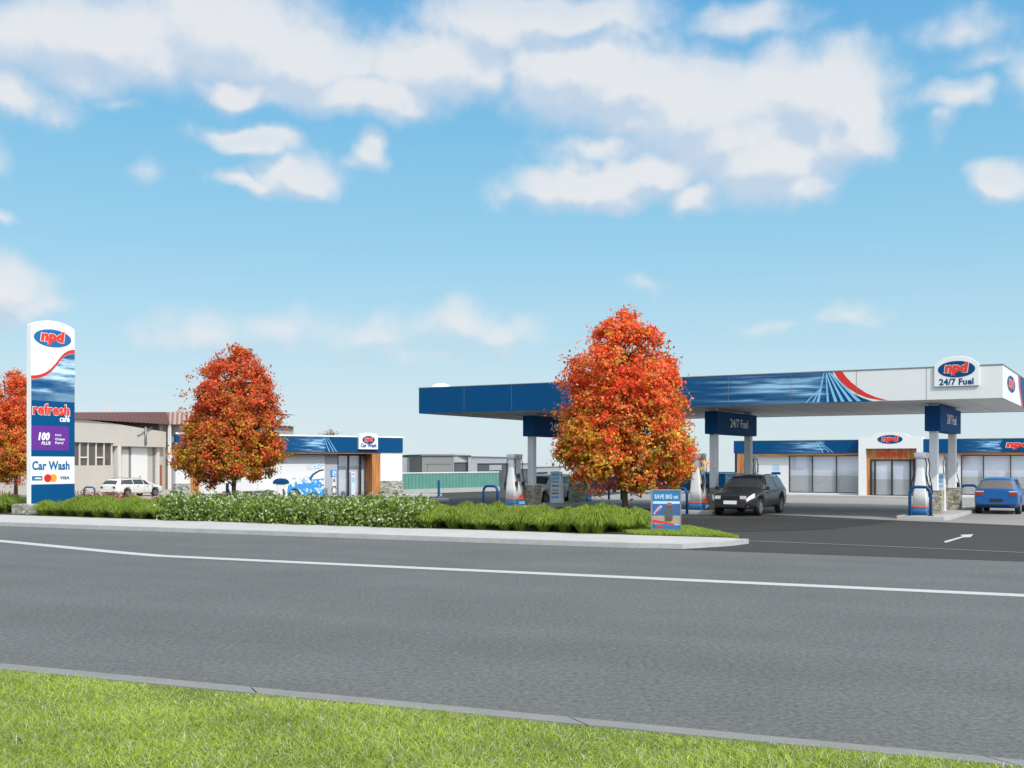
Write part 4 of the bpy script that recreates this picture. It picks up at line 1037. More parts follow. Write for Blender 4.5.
mb = MB(); mb.sheet([(PU(a), PZ(b+1.7, PU(a))) for a, b in cur]+[(PU(a), PZ(b-1.6, PU(a))) for a, b in cur[::-1]], fy-0.004); mb.build('red_swoosh', RED, py)
mb = MB(); z0 = PZ(456.3, 0); mb.sheet([(0.005, z0), (pw-0.005, z0), (pw-0.005, PZ(400, 0)), (0.005, PZ(400, 0))], fy); PB = mat('pylon_blue', (0.002, 0.07, 0.20), 0.5, 0.12); mb.build('blue_panel', PB, py); mb = MB()
z1 = PZ(484.5, 0); mb.sheet([(0.005, 0.52), (pw-0.005, 0.52), (pw-0.005, z1), (0.005, z1)], fy); mb.build('blue_panel', PB, py)
LB = [mat('letter_blue', (0.008, 0.12, 0.33), 0.4), LETTER_W, REDL]; mb = MB(); c = PU(52.7); npd(mb, c, PZ(338.4, c), (PU(71.5)-PU(34))/2, 0.34, -0.008); mb.build('emblem', LB, py); mb = MB()
letter(mb, 'refresh', PU(32.6)-0.02, PU(69.5)+0.02, PZ(415.2, c)-0.02, PZ(404.2, c)+0.02, -0.010, 1, 0.06); letter(mb, 'refresh', PU(32.6), PU(69.5), PZ(415.2, c), PZ(404.2, c), -0.015, 2, 0.038)
letter(mb, 'café', PU(59.5), PU(69.5), PZ(422, PU(64)), PZ(415.8, PU(64)), -0.012, 1, 0.03)
mb.build('lettering', LB, py); mb = MB()
letter(mb, 'Car Wash', PU(32), PU(69.5), PZ(470, c), PZ(461, c), -0.008, 0, 0.035)
mb.build('lettering', LB, py)
pp = MB(); pu0, pu1, pz0, pz1 = PU(32), PU(68.5), PZ(450.2, c), PZ(426.3, c); pp.sheet([(pu0, pz0), (pu1, pz0), (pu1, pz1), (pu0, pz1)], -0.010); pn = pp.build('fuel_panel', PURPLE, py)
mb = MB(); k = PU(44); letter(mb, '100', PU(38), PU(49.6), PZ(440.4, k), PZ(432.3, k), -0.015, 0, 0.06, 0.2); letter(mb, 'PLUS', PU(41.2), PU(50.5), PZ(444.8, k), PZ(441.4, k), -0.015, 0, 0.03, 0.2)
for i, tx in enumerate(('High', 'Octane', 'Petrol')):
    zt = PZ(433.9, c)-i*0.145; letter(mb, tx, PU(55), PU((61, 64.5, 63)[i]), zt-0.10, zt, -0.015, 0, 0.02)
mb.build('lettering', LETTER_W, pn)
mb = MB(); zk = PZ(478, c); mb.sheet([(PU(31.8), zk-0.085), (PU(42.3), zk-0.085), (PU(42.3), zk+0.085), (PU(31.8), zk+0.085)], -0.008, 0)
mb.sheet([(PU(34), zk-.02), (PU(41), zk-.035), (PU(41), zk+.01), (PU(36), zk+.03)], -0.012, 3)
mb.sheet(ellipse(PU(53.2), zk, 0.165, 0.155), -0.008, 2); mb.sheet(ellipse(PU(47.6), zk, 0.165, 0.155), -0.011, 1)
letter(mb, 'VISA', PU(60), PU(69.3), zk-0.06, zk+0.065, -0.008, 4, 0.04, 0.15)
mb.build('card_logo', [mat('card_blue', (0.03, 0.16, 0.36), 0.4), RED, ORANGE, LETTER_W, NAVY], py)
mb = MB(); mb.box(-0.22, pw+0.25, -0.28, 0.85, 0.0, 0.50); mb.build('stone_plinth', STONEG, py, 0.02)

# ================================================================== FUEL ISLANDS
def rectring(cx, cy, hx, hy, z, n=4, c=0.06):
    pts = []
    for sx, sy, a0 in ((1, 1, 0), (-1, 1, 90), (-1, -1, 180), (1, -1, 270)):
        for k in range(n):
            a = R(a0+90*k/(n-1)); pts.append((cx+sx*(hx-c)+c*math.cos(a), cy+sy*(hy-c)+c*math.sin(a), z))
    return pts
isl_lab = ['grey concrete pump island nearest the blue hatchback', 'grey concrete pump island beside the dark estate car', 'grey concrete pump island beside the white car and behind the grass row']
pump_lab = [('fuel pump at the road end of the island nearest the blue hatchback', 'fuel pump at the shop end of the island nearest the blue hatchback'),
            ('fuel pump at the road end of the middle island, half behind the big tree', 'fuel pump seen over the roof of the dark estate car'),
            ('fuel pump behind the grass row, the one nearest the car wash', 'fuel pump under the low branches of the big tree')]
hoop_lab = [('blue pipe hoop guarding the road end of the island nearest the blue hatchback', 'blue pipe hoop between the shop and the blue hatchback'),
            ('blue pipe hoop partly hidden behind the poster board', None),
            ('blue pipe hoop behind the grass row, standing left of the fuel pump', 'blue pipe hoop seen under the branches of the big tree')]
term_lab = ['white payment terminal between the columns of the island nearest the blue hatchback', 'white payment terminal behind the bonnet of the dark estate car', 'white payment terminal with blue and red notices in front of the white car']

def make_pump(label, x, y):
    t = thing('fuel_pump', label, 'fuel pump', x, y, 0.14, ANG, 'fuel pumps')
    mb = MB(); mb.rings([rectring(0, 0, hx, hy, z) for z, hx, hy in ((0.0, .27, .44), (.26, .27, .44))]); mb.build('base', BLUEB, t)
    mb = MB(); mb.rings([rectring(0, 0, .265, .435, z) for z in (.262, .33)]); mb.build('red_band', REDP, t)
    mb = MB(); mb.rings([rectring(0, 0, hx, hy, z) for z, hx, hy in ((.332, .255, .42), (.8, .235, .41), (1.15, .20, .40), (1.45, .165, .38), (1.75, .145, .36), (2.08, .14, .36))])
    mb.build('body', WHITE2, t)
    mb = MB(); mb.rings([rectring(0, 0, hx, hy, z) for z, hx, hy in ((2.08, .16, .37), (2.13, .20, .41), (2.28, .21, .42), (2.31, .18, .39))]); hd = mb.build('head', WHITE2, t)
    mb = MB(); mb.sheet(ellipse(0, 2.22, .075, .06, 16), 0); o = mb.build('emblem', RED, hd); o.location = (0.216, -0.12, 0); o.rotation_euler = (0, 0, R(90))
    for sx in (1, -1):
        mb = MB(); mb.add([(sx*.217, -.22, 1.1), (sx*.217, .22, 1.1), (sx*.175, .2, 1.46), (sx*.175, -.2, 1.46)], [(0, 1, 2, 3)], 0)
        mb.add([(sx*.208, -.15, 1.24), (sx*.208, .15, 1.24), (sx*.186, .14, 1.41), (sx*.186, -.14, 1.41)], [(0, 1, 2, 3)], 1); mb.build('display', [STEEL, FRAME], t)
        for j, yy in enumerate((-.3, .3)):
            mb = MB(); mb.tube([(sx*.19, yy, 2.10), (sx*.24, yy*1.02, 1.85), (sx*.21, yy*1.08, 1.5), (sx*.30, yy*1.1, 1.15), (sx*.34, yy*1.1, .85), (sx*.31, yy*1.05, .68), (sx*.28, yy, .9)], .02, 0, 6)
            h = mb.build('hose', BLACK, t)
            mb = MB(); mb.box(sx*.27-.05, sx*.27+.05, yy-.05, yy+.05, .9, 1.08); mb.tube([(sx*.29, yy, .95), (sx*.33, yy*.9, 1.12)], .018, 0, 6); mb.build('nozzle', BLACK, h)
        mb = MB(); mb.add([(sx*.281, -.1, .36), (sx*.281, .38, .36), (sx*.268, .38, .62)], [(0, 1, 2)]); mb.build('red_stripe', RED, t)
        mb = MB()
        for k in range(3): mb.add([(sx*.294, -.1+k*.18, .06), (sx*.294, .04+k*.18, .06), (sx*.294, .04+k*.18, .2), (sx*.294, -.1+k*.18, .2)], [(0, 1, 2, 3)])
        mb.build('label', PALEB, t)
    return t
BLUEB = mat('pump_blue', (0.012, 0.11, 0.28), 0.35); REDP = mat('pump_band_red', (0.55, 0.12, 0.07), 0.4)
def make_hoop(label, x, y, rot):
    t = thing('hoop_bollard', label, 'bollard', x, y, 0.0, rot, 'blue hoop bollards')
    pts = [(-.36, 0, 0), (-.36, 0, .80)]+[(-.36+.2-.2*math.cos(R(a)), 0, .80+.25*math.sin(R(a))) for a in (25, 50, 75, 90)]+[(.16+.2*math.sin(R(a)), 0, .80+.25*math.cos(R(a))) for a in (0, 25, 50, 75)]+[(.36, 0, .80), (.36, 0, 0)]
    mb = MB(); mb.tube(pts, .057, 0, 12); mb.build('pipe', BLUEPOLE, t)
    for sx in (-.36, .36): mb = MB(); mb.lathe([(.11, 0), (.11, .02), (.06, .03)], (sx, 0, 0.004)); mb.build('base_plate', BLUEPOLE, t)
    return t
def make_terminal(label, x, y):
    t = thing('payment_terminal', label, 'payment terminal', x, y, 0.14, ANG, 'payment terminals')
    mb = MB(); mb.add([(-.28, -.14, 0), (.28, -.14, 0), (.28, .24, 0), (-.28, .24, 0), (-.26, -.10, 1.5), (.26, -.10, 1.5), (.26, .14, 1.5), (-.26, .14, 1.5)],
        [(0, 3, 2, 1), (4, 5, 6, 7), (0, 1, 5, 4), (1, 2, 6, 5), (2, 3, 7, 6), (3, 0, 4, 7)]); mb.build('cabinet', WHITE2, t, 0.02)
    yv = lambda z: -.14+.04*z/1.5-.004
    def q(mb, x0, x1, z0, z1, m): mb.add([(x0, yv(z0), z0), (x1, yv(z0), z0), (x1, yv(z1), z1), (x0, yv(z1), z1)], [(0, 1, 2, 3)], m)
    mb = MB()
    for z0, z1, m in ((1.28, 1.44, 0), (1.12, 1.22, 0), (.95, 1.05, 0), (.78, .86, 1), (.56, .66, 0), (.42, .50, 1), (.22, .34, 0)): q(mb, -.2, .2, z0, z1, m)
    mb.build('notice', [PALEB, REDP], t)
    mb = MB(); mb.sheet(ellipse(0, 1.32, .06, .06, 14), 0); o = mb.build('emblem', PURPLE, t); o.location = (.268, 0, 0); o.rotation_euler = (0, 0, R(90))
    return t
pump = hoop = term = isl = None
for k, u in enumerate(ISL):
    if isl is None:
        mb = MB(); mb.prism([(-.95, -2.2), (.7, -2.2), (.85, -1.9), (.85, 8.2), (-.85, 8.2), (-.95, -1.9)], -0.02, 0.14); isl = mb.build('pump_island', CONC, None, 0.02); o = isl
    else: o = isl.copy(); COL.objects.link(o)
    x, y = CF.w(u, V0); o.location = (x, y, 0); o.rotation_euler = (0, 0, ANG); tag(o, isl_lab[k], 'pump island', 'pump islands')
    for j, v in enumerate((V0-1.15, V1+1.2)):
        x, y = CF.w(u-0.26, v)
        if pump is None: pump = make_pump(pump_lab[k][j], x, y)
        else: dup(pump, x, y, label=pump_lab[k][j])
    for j in range(2):
        if hoop_lab[k][j] is None: continue
        x, y = [CF.w(u-0.15, V0-2.05), CF.w(u+0.1, V0+8.9)][j]
        zz_ = 0.14
        if j == 0 and k == 2: (x, y), zz_ = at(490.5, 48.0), 0.0
        if j == 0 and k == 1: (x, y), zz_ = at(678.5, 44.0), 0.0
        if j: zz_ = 0.0
        if hoop is None: hoop = make_hoop(hoop_lab[k][j], x, y, ANG); hoop.location.z = zz_
        else: dup(hoop, x, y, zz_, ANG, hoop_lab[k][j])
    x, y = CF.w(u-(.1 if k else .25), V0+2.6)
    if term is None: term = make_terminal(term_lab[k], x, y)
    else: dup(term, x, y, label=term_lab[k])
x, y = at(89.3, 57); dup(hoop, x, y, 0.0, R(5), 'blue pipe hoop standing beside the white estate car', sc=0.76)

x, y = gnd(438.8, 498.5); t = thing('post', 'single blue post on the pale kerb between car wash and canopy', 'bollard', x, y, 0.0)
mb = MB(); mb.lathe([(.075, 0), (.075, 1.02), (.06, 1.06), (0, 1.07)], n=14); mb.build('pipe', BLUEPOLE, t); mb = MB(); mb.lathe([(.13, 0), (.13, .15), (.08, .16)], n=14); mb.build('base_plate', BLUEPOLE, t)
x, y = at(227.3, 53.5); dup(t, x, y, 0.0, 0, 'single blue post between the autumn tree trunk and the car wash')
# red sloped housing behind the shrubs
x, y = at(225, 55); t = thing('red_housing', 'low red sloped housing showing above the shrubs behind the blue post', 'vacuum unit', x, y, 0.0, 0)  # unidentified red housing, not known to be a vacuum unit
mb = MB(); mb.rings([[(-.34, yy, 0), (.30, yy, 0), (.30, yy, .62), (.05, yy, .60), (-.34, yy, .42)] for yy in (-.25, .25)], 0, False); mb.build('housing', RED, t, 0.03)
mb = MB(); mb.tube([(.1, 0, .6), (.2, -.1, .75), (.35, -.2, .4), (.4, -.25, .05)], .03, 0, 8); mb.build('hose', BLACK, t)
# low stone wall and its vacuum station
p, q = at(231, 55.0), at(273.5, 58.0); L = math.hypot(q[0]-p[0], q[1]-p[1])
t = thing('stone_wall', 'low grey stone wall along the car wash behind the autumn tree', 'wall', p[0], p[1], 0, math.atan2(q[1]-p[1], q[0]-p[0]))
mb = MB(); mb.box(0, L, 0, .35, 0, .55); mb.build('wall', STONEG, t, 0.01); mb = MB(); mb.box(-.03, L+.03, -.03, .38, .55, .61); mb.build('coping', STEEL, t)
x, y = at(274.5, 56.2); t = thing('hoop_rail', 'small grey pipe rail at the end of the low stone wall', 'rail', x, y, 0.0, R(20))
mb = MB(); mb.tube([(-.14, 0, 0), (-.14, 0, .5), (-.08, 0, .6), (.08, 0, .6), (.14, 0, .5), (.14, 0, 0)], .03, 0, 8); mb.build('pipe', STEEL, t)
x, y = at(281, 57.3); t = thing('vacuum_station', 'white vacuum station with a rounded blue hood beside the mural', 'vacuum station', x, y, 0.0, R(12))
mb = MB(); mb.box(-.24, .24, -.2, .2, 0, .95); mb.build('cabinet', WHITE2, t, 0.02)
mb = MB(); mb.slab([(-.4, .955), (.4, .955), (.42, 1.06), (.36, 1.16), (.2, 1.23), (0, 1.25), (-.2, 1.23), (-.36, 1.16), (-.42, 1.06)], -.25, .25); mb.build('hood', BLUE, t, 0.02)
mb = MB(); mb.tube([(.1, -.21, .7), (.2, -.35, .5), (.1, -.36, .2), (0, -.22, .3)], .03, 0, 8); mb.build('hose', BLACK, t)
# wash control post and kiosk
x, y = WF.w(W(333.5, -.6), -.6); t = thing('wash_post', 'white control post with a blue information sign and hose at the car wash door', 'control post', x, y, 0, WA)
mb = MB(); mb.box(-.1, .1, -.06, .06, 0, 1.22); mb.build('post', WHITE2, t, 0.01)
mb = MB(); mb.box(-.16, .16, -.08, .08, 1.225, 1.66); s = mb.build('sign', SKYB, t, 0.01)
mb = MB(); mb.sheet(ellipse(-.05, 1.55, .05, .04, 12), -.084); mb.sheet([(-.1, 1.3), (-.04, 1.3), (-.04, 1.5), (-.1, 1.5)], -.084); mb.sheet([(.02, 1.3), (.1, 1.3), (.1, 1.36), (.02, 1.36)], -.084); mb.sheet([(.02, 1.42), (.1, 1.42), (.1, 1.56), (.02, 1.56)], -.084); mb.build('symbol', LETTER_W, s)
mb = MB(); mb.sheet([(-.05, .92), (.05, .92), (.05, 1.12), (-.05, 1.12)], -.064); mb.build('keypad', FRAME, t)
mb = MB(); mb.tube([(0.0+.15*math.cos(a), -.09, .45+.24*math.sin(a)) for a in np.linspace(0.3, 6.0, 18)], .025, 0, 6); mb.build('hose', BLACK, t)
x, y = WF.w(W(352.3, -.35), -.35); t = thing('wash_kiosk', 'slim white kiosk with a red button in front of the car wash glass doors', 'kiosk', x, y, 0, WA)
mb = MB(); mb.box(-.14, .14, -.12, .12, 0, 1.5); mb.build('cabinet', mat('kiosk_white', (0.6, 0.64, 0.72), 0.4), t, 0.02); mb = MB(); mb.sheet(ellipse(0, 1.38, .06, .05, 12), -.126); mb.build('button', RED, t)
mb = MB(); mb.sheet([(-.09, .9), (.09, .9), (.09, 1.2), (-.09, 1.2)], -.126); mb.build('notice', PALEB, t)

# ================================================================== POSTER BOARD
x, y = at(666, 31.2); t = thing('poster_board', 'free standing poster board reading SAVE BIG on the grass tip of the kerb island', 'poster board', x, y, 0.10, R(-6))
bw, bh = .43, 1.22
mb = MB(); mb.box(-bw, bw, 0, .06, 0.03, .07).box(-bw, bw, 0, .06, bh-.04, bh).box(-bw, -bw+.045, 0, .06, .07, bh-.04).box(bw-.03, bw, 0, .06, .07, bh-.04)
mb.build('frame', STEEL, t, 0.005)
mb = MB(); mb.box(-bw+.03, bw-.02, .012, .05, .06, bh-.03); mb.build('back_panel', STEEL, t)
xa, xb = -bw+.045, bw-.03
h = lambda f: .07+f*(bh-.11); xx = lambda f: xa+f*(xb-xa)
P = MB()
def rq(a, b, c, d, m, l): P.sheet([(xx(a), h(c)), (xx(b), h(c)), (xx(b), h(d)), (xx(a), h(d))], .011-.0008*l, m)
rq(0, 1, .70, 1, 0, 0); rq(0, 1, .37, .70, 1, 0); rq(0, 1, .15, .37, 2, 0); rq(0, 1, 0, .15, 0, 0)
rq(.02, .98, .67, .735, 3, 1)
P.sheet([(xx(0), h(.19)), (xx(.55), h(.15)), (xx(.8), h(.11)), (xx(.8), h(.15)), (xx(.55), h(.20)), (xx(0), h(.27))], .0094, 4)
P.sheet([(xx(.04), h(.42)), (xx(.09), h(.40)), (xx(.36), h(.60)), (xx(.30), h(.635)), (xx(.2), h(.57))], .0094, 3)
P.sheet([(xx(.08), h(.43)), (xx(.12), h(.42)), (xx(.32), h(.595)), (xx(.29), h(.61))], .0086, 4)
P.sheet([(xx(.45), h(.25)), (xx(.72), h(.25)), (xx(.76), h(.50)), (xx(.70), h(.56)), (xx(.48), h(.56)), (xx(.42), h(.48))], .0086, 5)          # a person's back
P.sheet(ellipse(xx(.60), h(.615), .062, .075, 16), .0078, 6); P.sheet([(xx(.50), h(.63)), (xx(.72), h(.63)), (xx(.68), h(.70)), (xx(.54), h(.70))], .0070, 7)
P.sheet([(xx(.44), h(.22)), (xx(.70), h(.22)), (xx(.66), h(.33)), (xx(.46), h(.33))], .0070, 6)
P.sheet(ellipse(xx(.27), h(.075), .085, .045, 18), .0094, 4); rq(.68, .97, .13, .15, 3, 1)
letter(P, 'SAVE BIG on', xx(.08), xx(.92), h(.80), h(.91), .0086, 3, .03)
P.build('poster', [mat('poster_blue', (0.012, 0.15, 0.36), 0.4), mat('poster_sea', (0.03, 0.10, 0.26), 0.4, var=0.2), mat('poster_sand', (0.33, 0.27, 0.21), 0.5, var=0.15, scale=9), mat('poster_white', (0.48, 0.58, 0.66), 0.4), RED, mat('poster_shirt', (0.07, 0.085, 0.09), 0.6), mat('poster_skin', (0.10, 0.055, 0.035), 0.6), mat('poster_cap', (0.35, 0.10, 0.07), 0.6)], t)

# ================================================================== CARS
def profile_fn(P):
    xs = np.array([p[0] for p in P], float); vs = np.array([p[1] for p in P], float)
    def f(x):
        x = np.asarray(x, float); e = 0.045
        return (np.interp(x-e, xs, vs)+2*np.interp(x, xs, vs)+np.interp(x+e, xs, vs)+np.interp(x-2*e, xs, vs)*.5+np.interp(x+2*e, xs, vs)*.5)/5
    return f
def make_car(label, x, y, rot, paint, spec, scale=1.0, glass_rear=None, cat='car', name='parked_car'):
    t = thing(name, label, cat, x, y, 0.008, rot); t.scale = scale if isinstance(scale, tuple) else (scale,)*3
    zf = spec['nose']; top, belt, wid = profile_fn(spec['top']), profile_fn(spec['belt']), profile_fn(spec['w'])
    xr, xf = spec['x']; ax = spec['axles']; zc = spec.get('clear', .24); RA, RW = spec.get('R', (.375, .325)); wr_ = spec['roofw']
    def under(X):
        z = np.full_like(X, zc); z = z+np.interp(X, [xr, xr+.35, xf-.35, xf], [.14, 0, 0, .06])
        for a in ax:
            d = np.abs(X-a); z = np.where(d < RA, np.maximum(z, RW-0.02+np.sqrt(np.maximum(RA*RA-d*d, 0))), z)
        return z
    def surf(X, tt):
        """half profile point, tt 0 underside centre .. 7 roof centre"""
        X = np.asarray(X, float); zt, zb = top(X), under(X); w = wid(X); bl = np.minimum(belt(X), zt-.05)
        c = np.clip((zt-bl-.10)/.40, 0, 1); wr = w*.93*(1-c)+wr_*c*(w/spec['wmax'])
        lo = np.minimum(zb+.10, bl-.12)
        ys = [0*w, w*.84, w*.965, w*1.0, w*.985, wr, wr*.78, 0*w]
        zs = [zb, zb, np.maximum(lo, zb+.01), np.maximum(zb*.45+bl*.55, zb+.02), bl, zt-.05-.015*c, zt-.014, zt]
        tt = np.clip(tt, 0, 7); i = np.minimum(np.floor(tt).astype(int), 6); f = tt-i
        Ya, Za = np.array(ys), np.array(zs); k = np.arange(len(X)) if X.ndim else 0
        return np.stack([X, Ya[i, k]*(1-f)+Ya[i+1, k]*f, Za[i, k]*(1-f)+Za[i+1, k]*f], -1)
    st = set(np.linspace(xr, xf, 44).round(4))
    for a in ax: st |= set((a+RA*np.cos(np.linspace(0, np.pi, 17))).round(4)) | {round(a-RA-.004, 4), round(a+RA+.004, 4)}
    st = np.array(sorted(s for s in st if xr <= s <= xf)); tl = [0, 1, 1.6, 2, 2.5, 3, 3.5, 4, 4.25, 4.5, 4.75, 5, 5.5, 6, 6.5, 7]
    half = [surf(st, np.full(len(st), q)) for q in tl]                    # [t][x]
    mb = MB(); rings = []
    for i in range(len(st)):
        h_ = [tuple(half[j][i]) for j in range(len(tl))]
        rings.append(h_+[(p[0], -p[1], p[2]) for p in h_[-2:0:-1]])
    mb.rings(rings[::-1], 0, True, True); body = mb.build('body', paint, t)
    body.data.set_sharp_from_angle(angle=R(38))
    def patch(mb, xb0, xb1, xt0, xt1, t0, t1, sides=(1, -1), off=.007, nx=10, nt=6, m=0, join=False):
        for s in sides:
            vs = []
            for j in range(nt+1):
                f = j/nt; X = np.linspace(xb0+(xt0-xb0)*f, xb1+(xt1-xb1)*f, nx+1); T = np.full(nx+1, t0+(t1-t0)*f)
                p = surf(X, T); e = 1e-3
                dx = surf(X+e, T)-p; dt = surf(X, np.minimum(T+e, 7))-p
                if t0+(t1-t0)*f > 6.99: dt = np.tile([0, -1., 0], (nx+1, 1))
                n = np.cross(dx, dt); n /= np.linalg.norm(n, axis=1)[:, None]+1e-12
                if n[:, 2].mean()+n[:, 1].mean() < 0: n = -n
                p = p+n*off; p[:, 1] *= s; vs += [tuple(q) for q in p]
            fs = []
            for j in range(nt):
                for i in range(nx):
                    a = j*(nx+1)+i; q = (a, a+1, a+nx+2, a+nx+1); fs.append(q if s > 0 else q[::-1])
            mb.add(vs, fs, m, True)
    for key, nm in (('wind', 'windscreen'), ('rear', 'rear_window')):
        a = spec[key]; mb = MB(); patch(mb, *a, 5.12, 7.0, nx=8, nt=8); mb.build(nm, (glass_rear or DGLASS) if key == 'rear' else DGLASS, t)
    for w_ in spec['sides']:
        for s in (1, -1):
            mb = MB(); patch(mb, *w_, 4.12, 4.9, (s,)); mb.build('side_window', DGLASS, t)
    for s in (1, -1):
        mb = MB(); patch(mb, xf-.36, xf-.012, xf-.46, xf-.03, 3.6, 4.97, (s,), .010); mb.box(xf-.05, xf+.006, *sorted((s*.37, s*(float(wid(xf))-.02))), zf+.03, zf+.15); mb.build('headlight', LAMP, t)
        mb = MB(); a = spec['tail']; mb.box(xr-.02, xr+.10, *sorted((s*a[0], s*a[1])), a[2], a[3]); mb.box(xr-.025, xr+.09, *sorted((s*a[0], s*a[1])), a[3]+.002, a[3]+.045, 1); mb.build('tail_light', [TAILM, LAMP], t, 0.01)
        mb = MB(); m0 = spec['mirror']; yw = float(wid(m0)); mb.box(m0-.05, m0+.06, *sorted((s*(yw+.03), s*(yw+.19))), spec['mz'], spec['mz']+.13); mb.box(m0, m0+.03, *sorted((s*(yw-.06), s*(yw+.05))), spec['mz'], spec['mz']+.04); mb.build('wing_mirror', paint, t, 0.02)
        for dz in spec.get('handles', (-.35, .55)):
            mb = MB(); p = surf(np.array([dz]), np.array([3.72]))[0]; mb.box(dz-.09, dz+.09, *sorted((s*(p[1]-.01), s*(p[1]+.03))), p[2]-.012, p[2]+.018); mb.build('door_handle', spec.get('trim', FRAME), t)
        if spec.get('rails'):
            a, b = spec['rails']; X = np.linspace(a, b, 8); p = surf(X, np.full(8, 5.1)); pts = [(q[0], s*q[1], q[2]+(.06 if 0 < i < 7 else .0)) for i, q in enumerate(p)]
            mb = MB(); mb.tube(pts, .018, 0, 6); mb.build('roof_rail', FRAME, t)
        for d in spec.get('seams', ()):                                    # door shut lines
            T = np.linspace(2.1, 4.0, 7); p = surf(np.full(7, d), T); mb = MB(); mb.tube([(q[0], s*(q[1]+.001), q[2]) for q in p], .006, 0, 4); mb.build('door_seam', FRAME, t)

    mb = MB(); mb.box(xf-.06, xf+.012, -.36, .36, zf+.02, zf+.15); mb.build('grille', FRAME, t, 0.015)
    mb = MB(); mb.box(xf-.05, xf+.022, -.25, .25, zf-.16, zf-.03); mb.build('number_plate', LETTER_W, t)
    mb = MB(); mb.box(xf-.10, xf+.008, -.5, .5, zc+.07, zf-.19); mb.build('air_intake', FRAME, t, 0.01)
    for s in (1, -1): mb = MB(); mb.lathe([(0, .03), (.055, .025), (.06, 0)], (0, 0, 0), 'z', 14); o = mb.build('fog_light', LAMP, t); o.location = (xf-.12, s*.60, zf-.22); o.rotation_euler = (0, R(90), 0)
    zr_ = spec['plate']; mb = MB(); mb.box(xr-.014, xr+.05, -.25, .25, zr_, zr_+.13); mb.build('number_plate', spec.get('rplate', LETTER_W), t)
    mb = MB(); mb.box(xr-.012, xr+.12, -.72, .72, zc+.13, zc+.17); mb.build('bumper_trim', FRAME, t)
    for a in ax:
        for s in (1, -1):
            yw = float(wid(a))-.115
            mb = MB(); mb.lathe([(.20, -.09), (.30, -.105), (RW-.01, -.09), (RW, -.05), (RW, .05), (RW-.01, .09), (.30, .105), (.20, .09)], axis='y', n=26); wv_ = mb.build('wheel', BLACK, t); wv_.location = (a, s*yw, RW-.008)
            mb = MB(); f = s
            mb.lathe([(.215, f*.098), (.20, f*.07), (.19, f*.05), (.05, f*.045), (.045, f*.085), (0, f*.088)], axis='y', n=26, m=1)
            for k in range(5):
                th = k*2*math.pi/5; cx, sx = math.cos(th), math.sin(th)
                vs = [(r*cx-o_*sx, f*dy, r*sx+o_*cx) for dy in (.055, .094) for r, o_ in ((.03, -.035), (.205, -.028), (.205, .028), (.03, .035))]
                mb.add(vs, [(0, 1, 2, 3), (4, 7, 6, 5), (0, 4, 5, 1), (1, 5, 6, 2), (2, 6, 7, 3), (3, 7, 4, 0)], 0)
            mb.lathe([(.215, f*.098), (.205, f*.10), (.195, f*.09)], axis='y', n=26, m=0)
            mb.build('rim', [ALLOY, FRAME], wv_)
    return t
WAGON = dict(x=(-2.33, 2.35), axles=(-1.30, 1.36), roofw=.60, wmax=.87, clear=.25,
    top=[(-2.33, .92), (-2.28, .98), (-1.98, 1.40), (-1.75, 1.47), (-.8, 1.52), (.1, 1.51), (.50, 1.44), (1.22, 1.02), (1.30, 1.0), (2.0, .87), (2.22, .79), (2.33, .66), (2.35, .60)],
    belt=[(-2.33, .84), (-1.8, .98), (0, .94), (1.1, .90), (2.0, .77), (2.25, .68), (2.35, .54)],
    w=[(-2.33, .74), (-2.15, .82), (-1.5, .87), (1.4, .87), (2.0, .82), (2.22, .74), (2.33, .62), (2.35, .58)],
    wind=(1.17, .56, 1.17, .56), rear=(-2.24, -2.01, -2.24, -2.01), sides=[(.30, 1.00, .26, .52), (-.70, .24, -.70, .20), (-1.92, -.76, -1.72, -.76)],
    tail=(.48, .73, .70, .86), mirror=.95, mz=.94, rails=(-1.7, .3), nose=.60, plate=.66, seams=(.27, -.72, 1.02))
HATCH = dict(x=(-1.98, 2.0), axles=(-1.22, 1.30), roofw=.60, wmax=.85, clear=.24,
    top=[(-1.98, .95), (-1.94, .99), (-1.60, 1.40), (-1.42, 1.45), (-.7, 1.47), (.0, 1.46), (.40, 1.39), (1.08, 1.0), (1.15, .98), (1.75, .84), (1.92, .72), (2.0, .58)],
    belt=[(-1.98, .90), (-1.5, .95), (0, .92), (1.0, .88), (1.75, .74), (2.0, .52)],
    w=[(-1.98, .78), (-1.80, .84), (-1.3, .85), (1.2, .85), (1.7, .80), (1.9, .70), (2.0, .58)],
    wind=(1.02, .45, 1.02, .45), rear=(-1.91, -1.63, -1.91, -1.63), sides=[(.16, .88, .12, .40), (-.70, .10, -.70, .06), (-1.50, -.76, -1.35, -.76)],
    tail=(.46, .77, .74, .885), mirror=.82, mz=.93, nose=.58, plate=.50, seams=(.13, -.74, .92), rplate=FRAME)
def carpaint(name, col): return mat(name, col, 0.32, 0.45, 0.0, 0.0, coat=0.5)
D2A = ANG+R(90)
make_car('dark charcoal estate car with roof rails parked at the middle island', 9.66, 44.65, D2A+math.pi, carpaint('charcoal_paint', (0.022, 0.022, 0.024)), WAGON, 1.05)
rx, ry = 19.72, 44.6
make_car('bright blue hatchback seen from behind, its side cut by the photo edge', rx+.4987*1.22, ry+.8668*1.22, D2A, carpaint('blue_paint', (0.002, 0.10, 0.34)), HATCH, 1.0, GGLASS)
x, y = CF.w(ISL[2]-1.85, V0+4.6)
make_car('white car at the far island half behind its stone bases', x, y, D2A+math.pi, carpaint('white_car_paint', (0.84, 0.84, 0.84)), WAGON, 0.98)
make_car('white estate car in front of the cream workshop', -23.7+.45*1.3, 66.2+.89*1.0, R(63), carpaint('white_estate_paint', (0.72, 0.72, 0.71)), WAGON, (0.84, 0.84, 0.74))
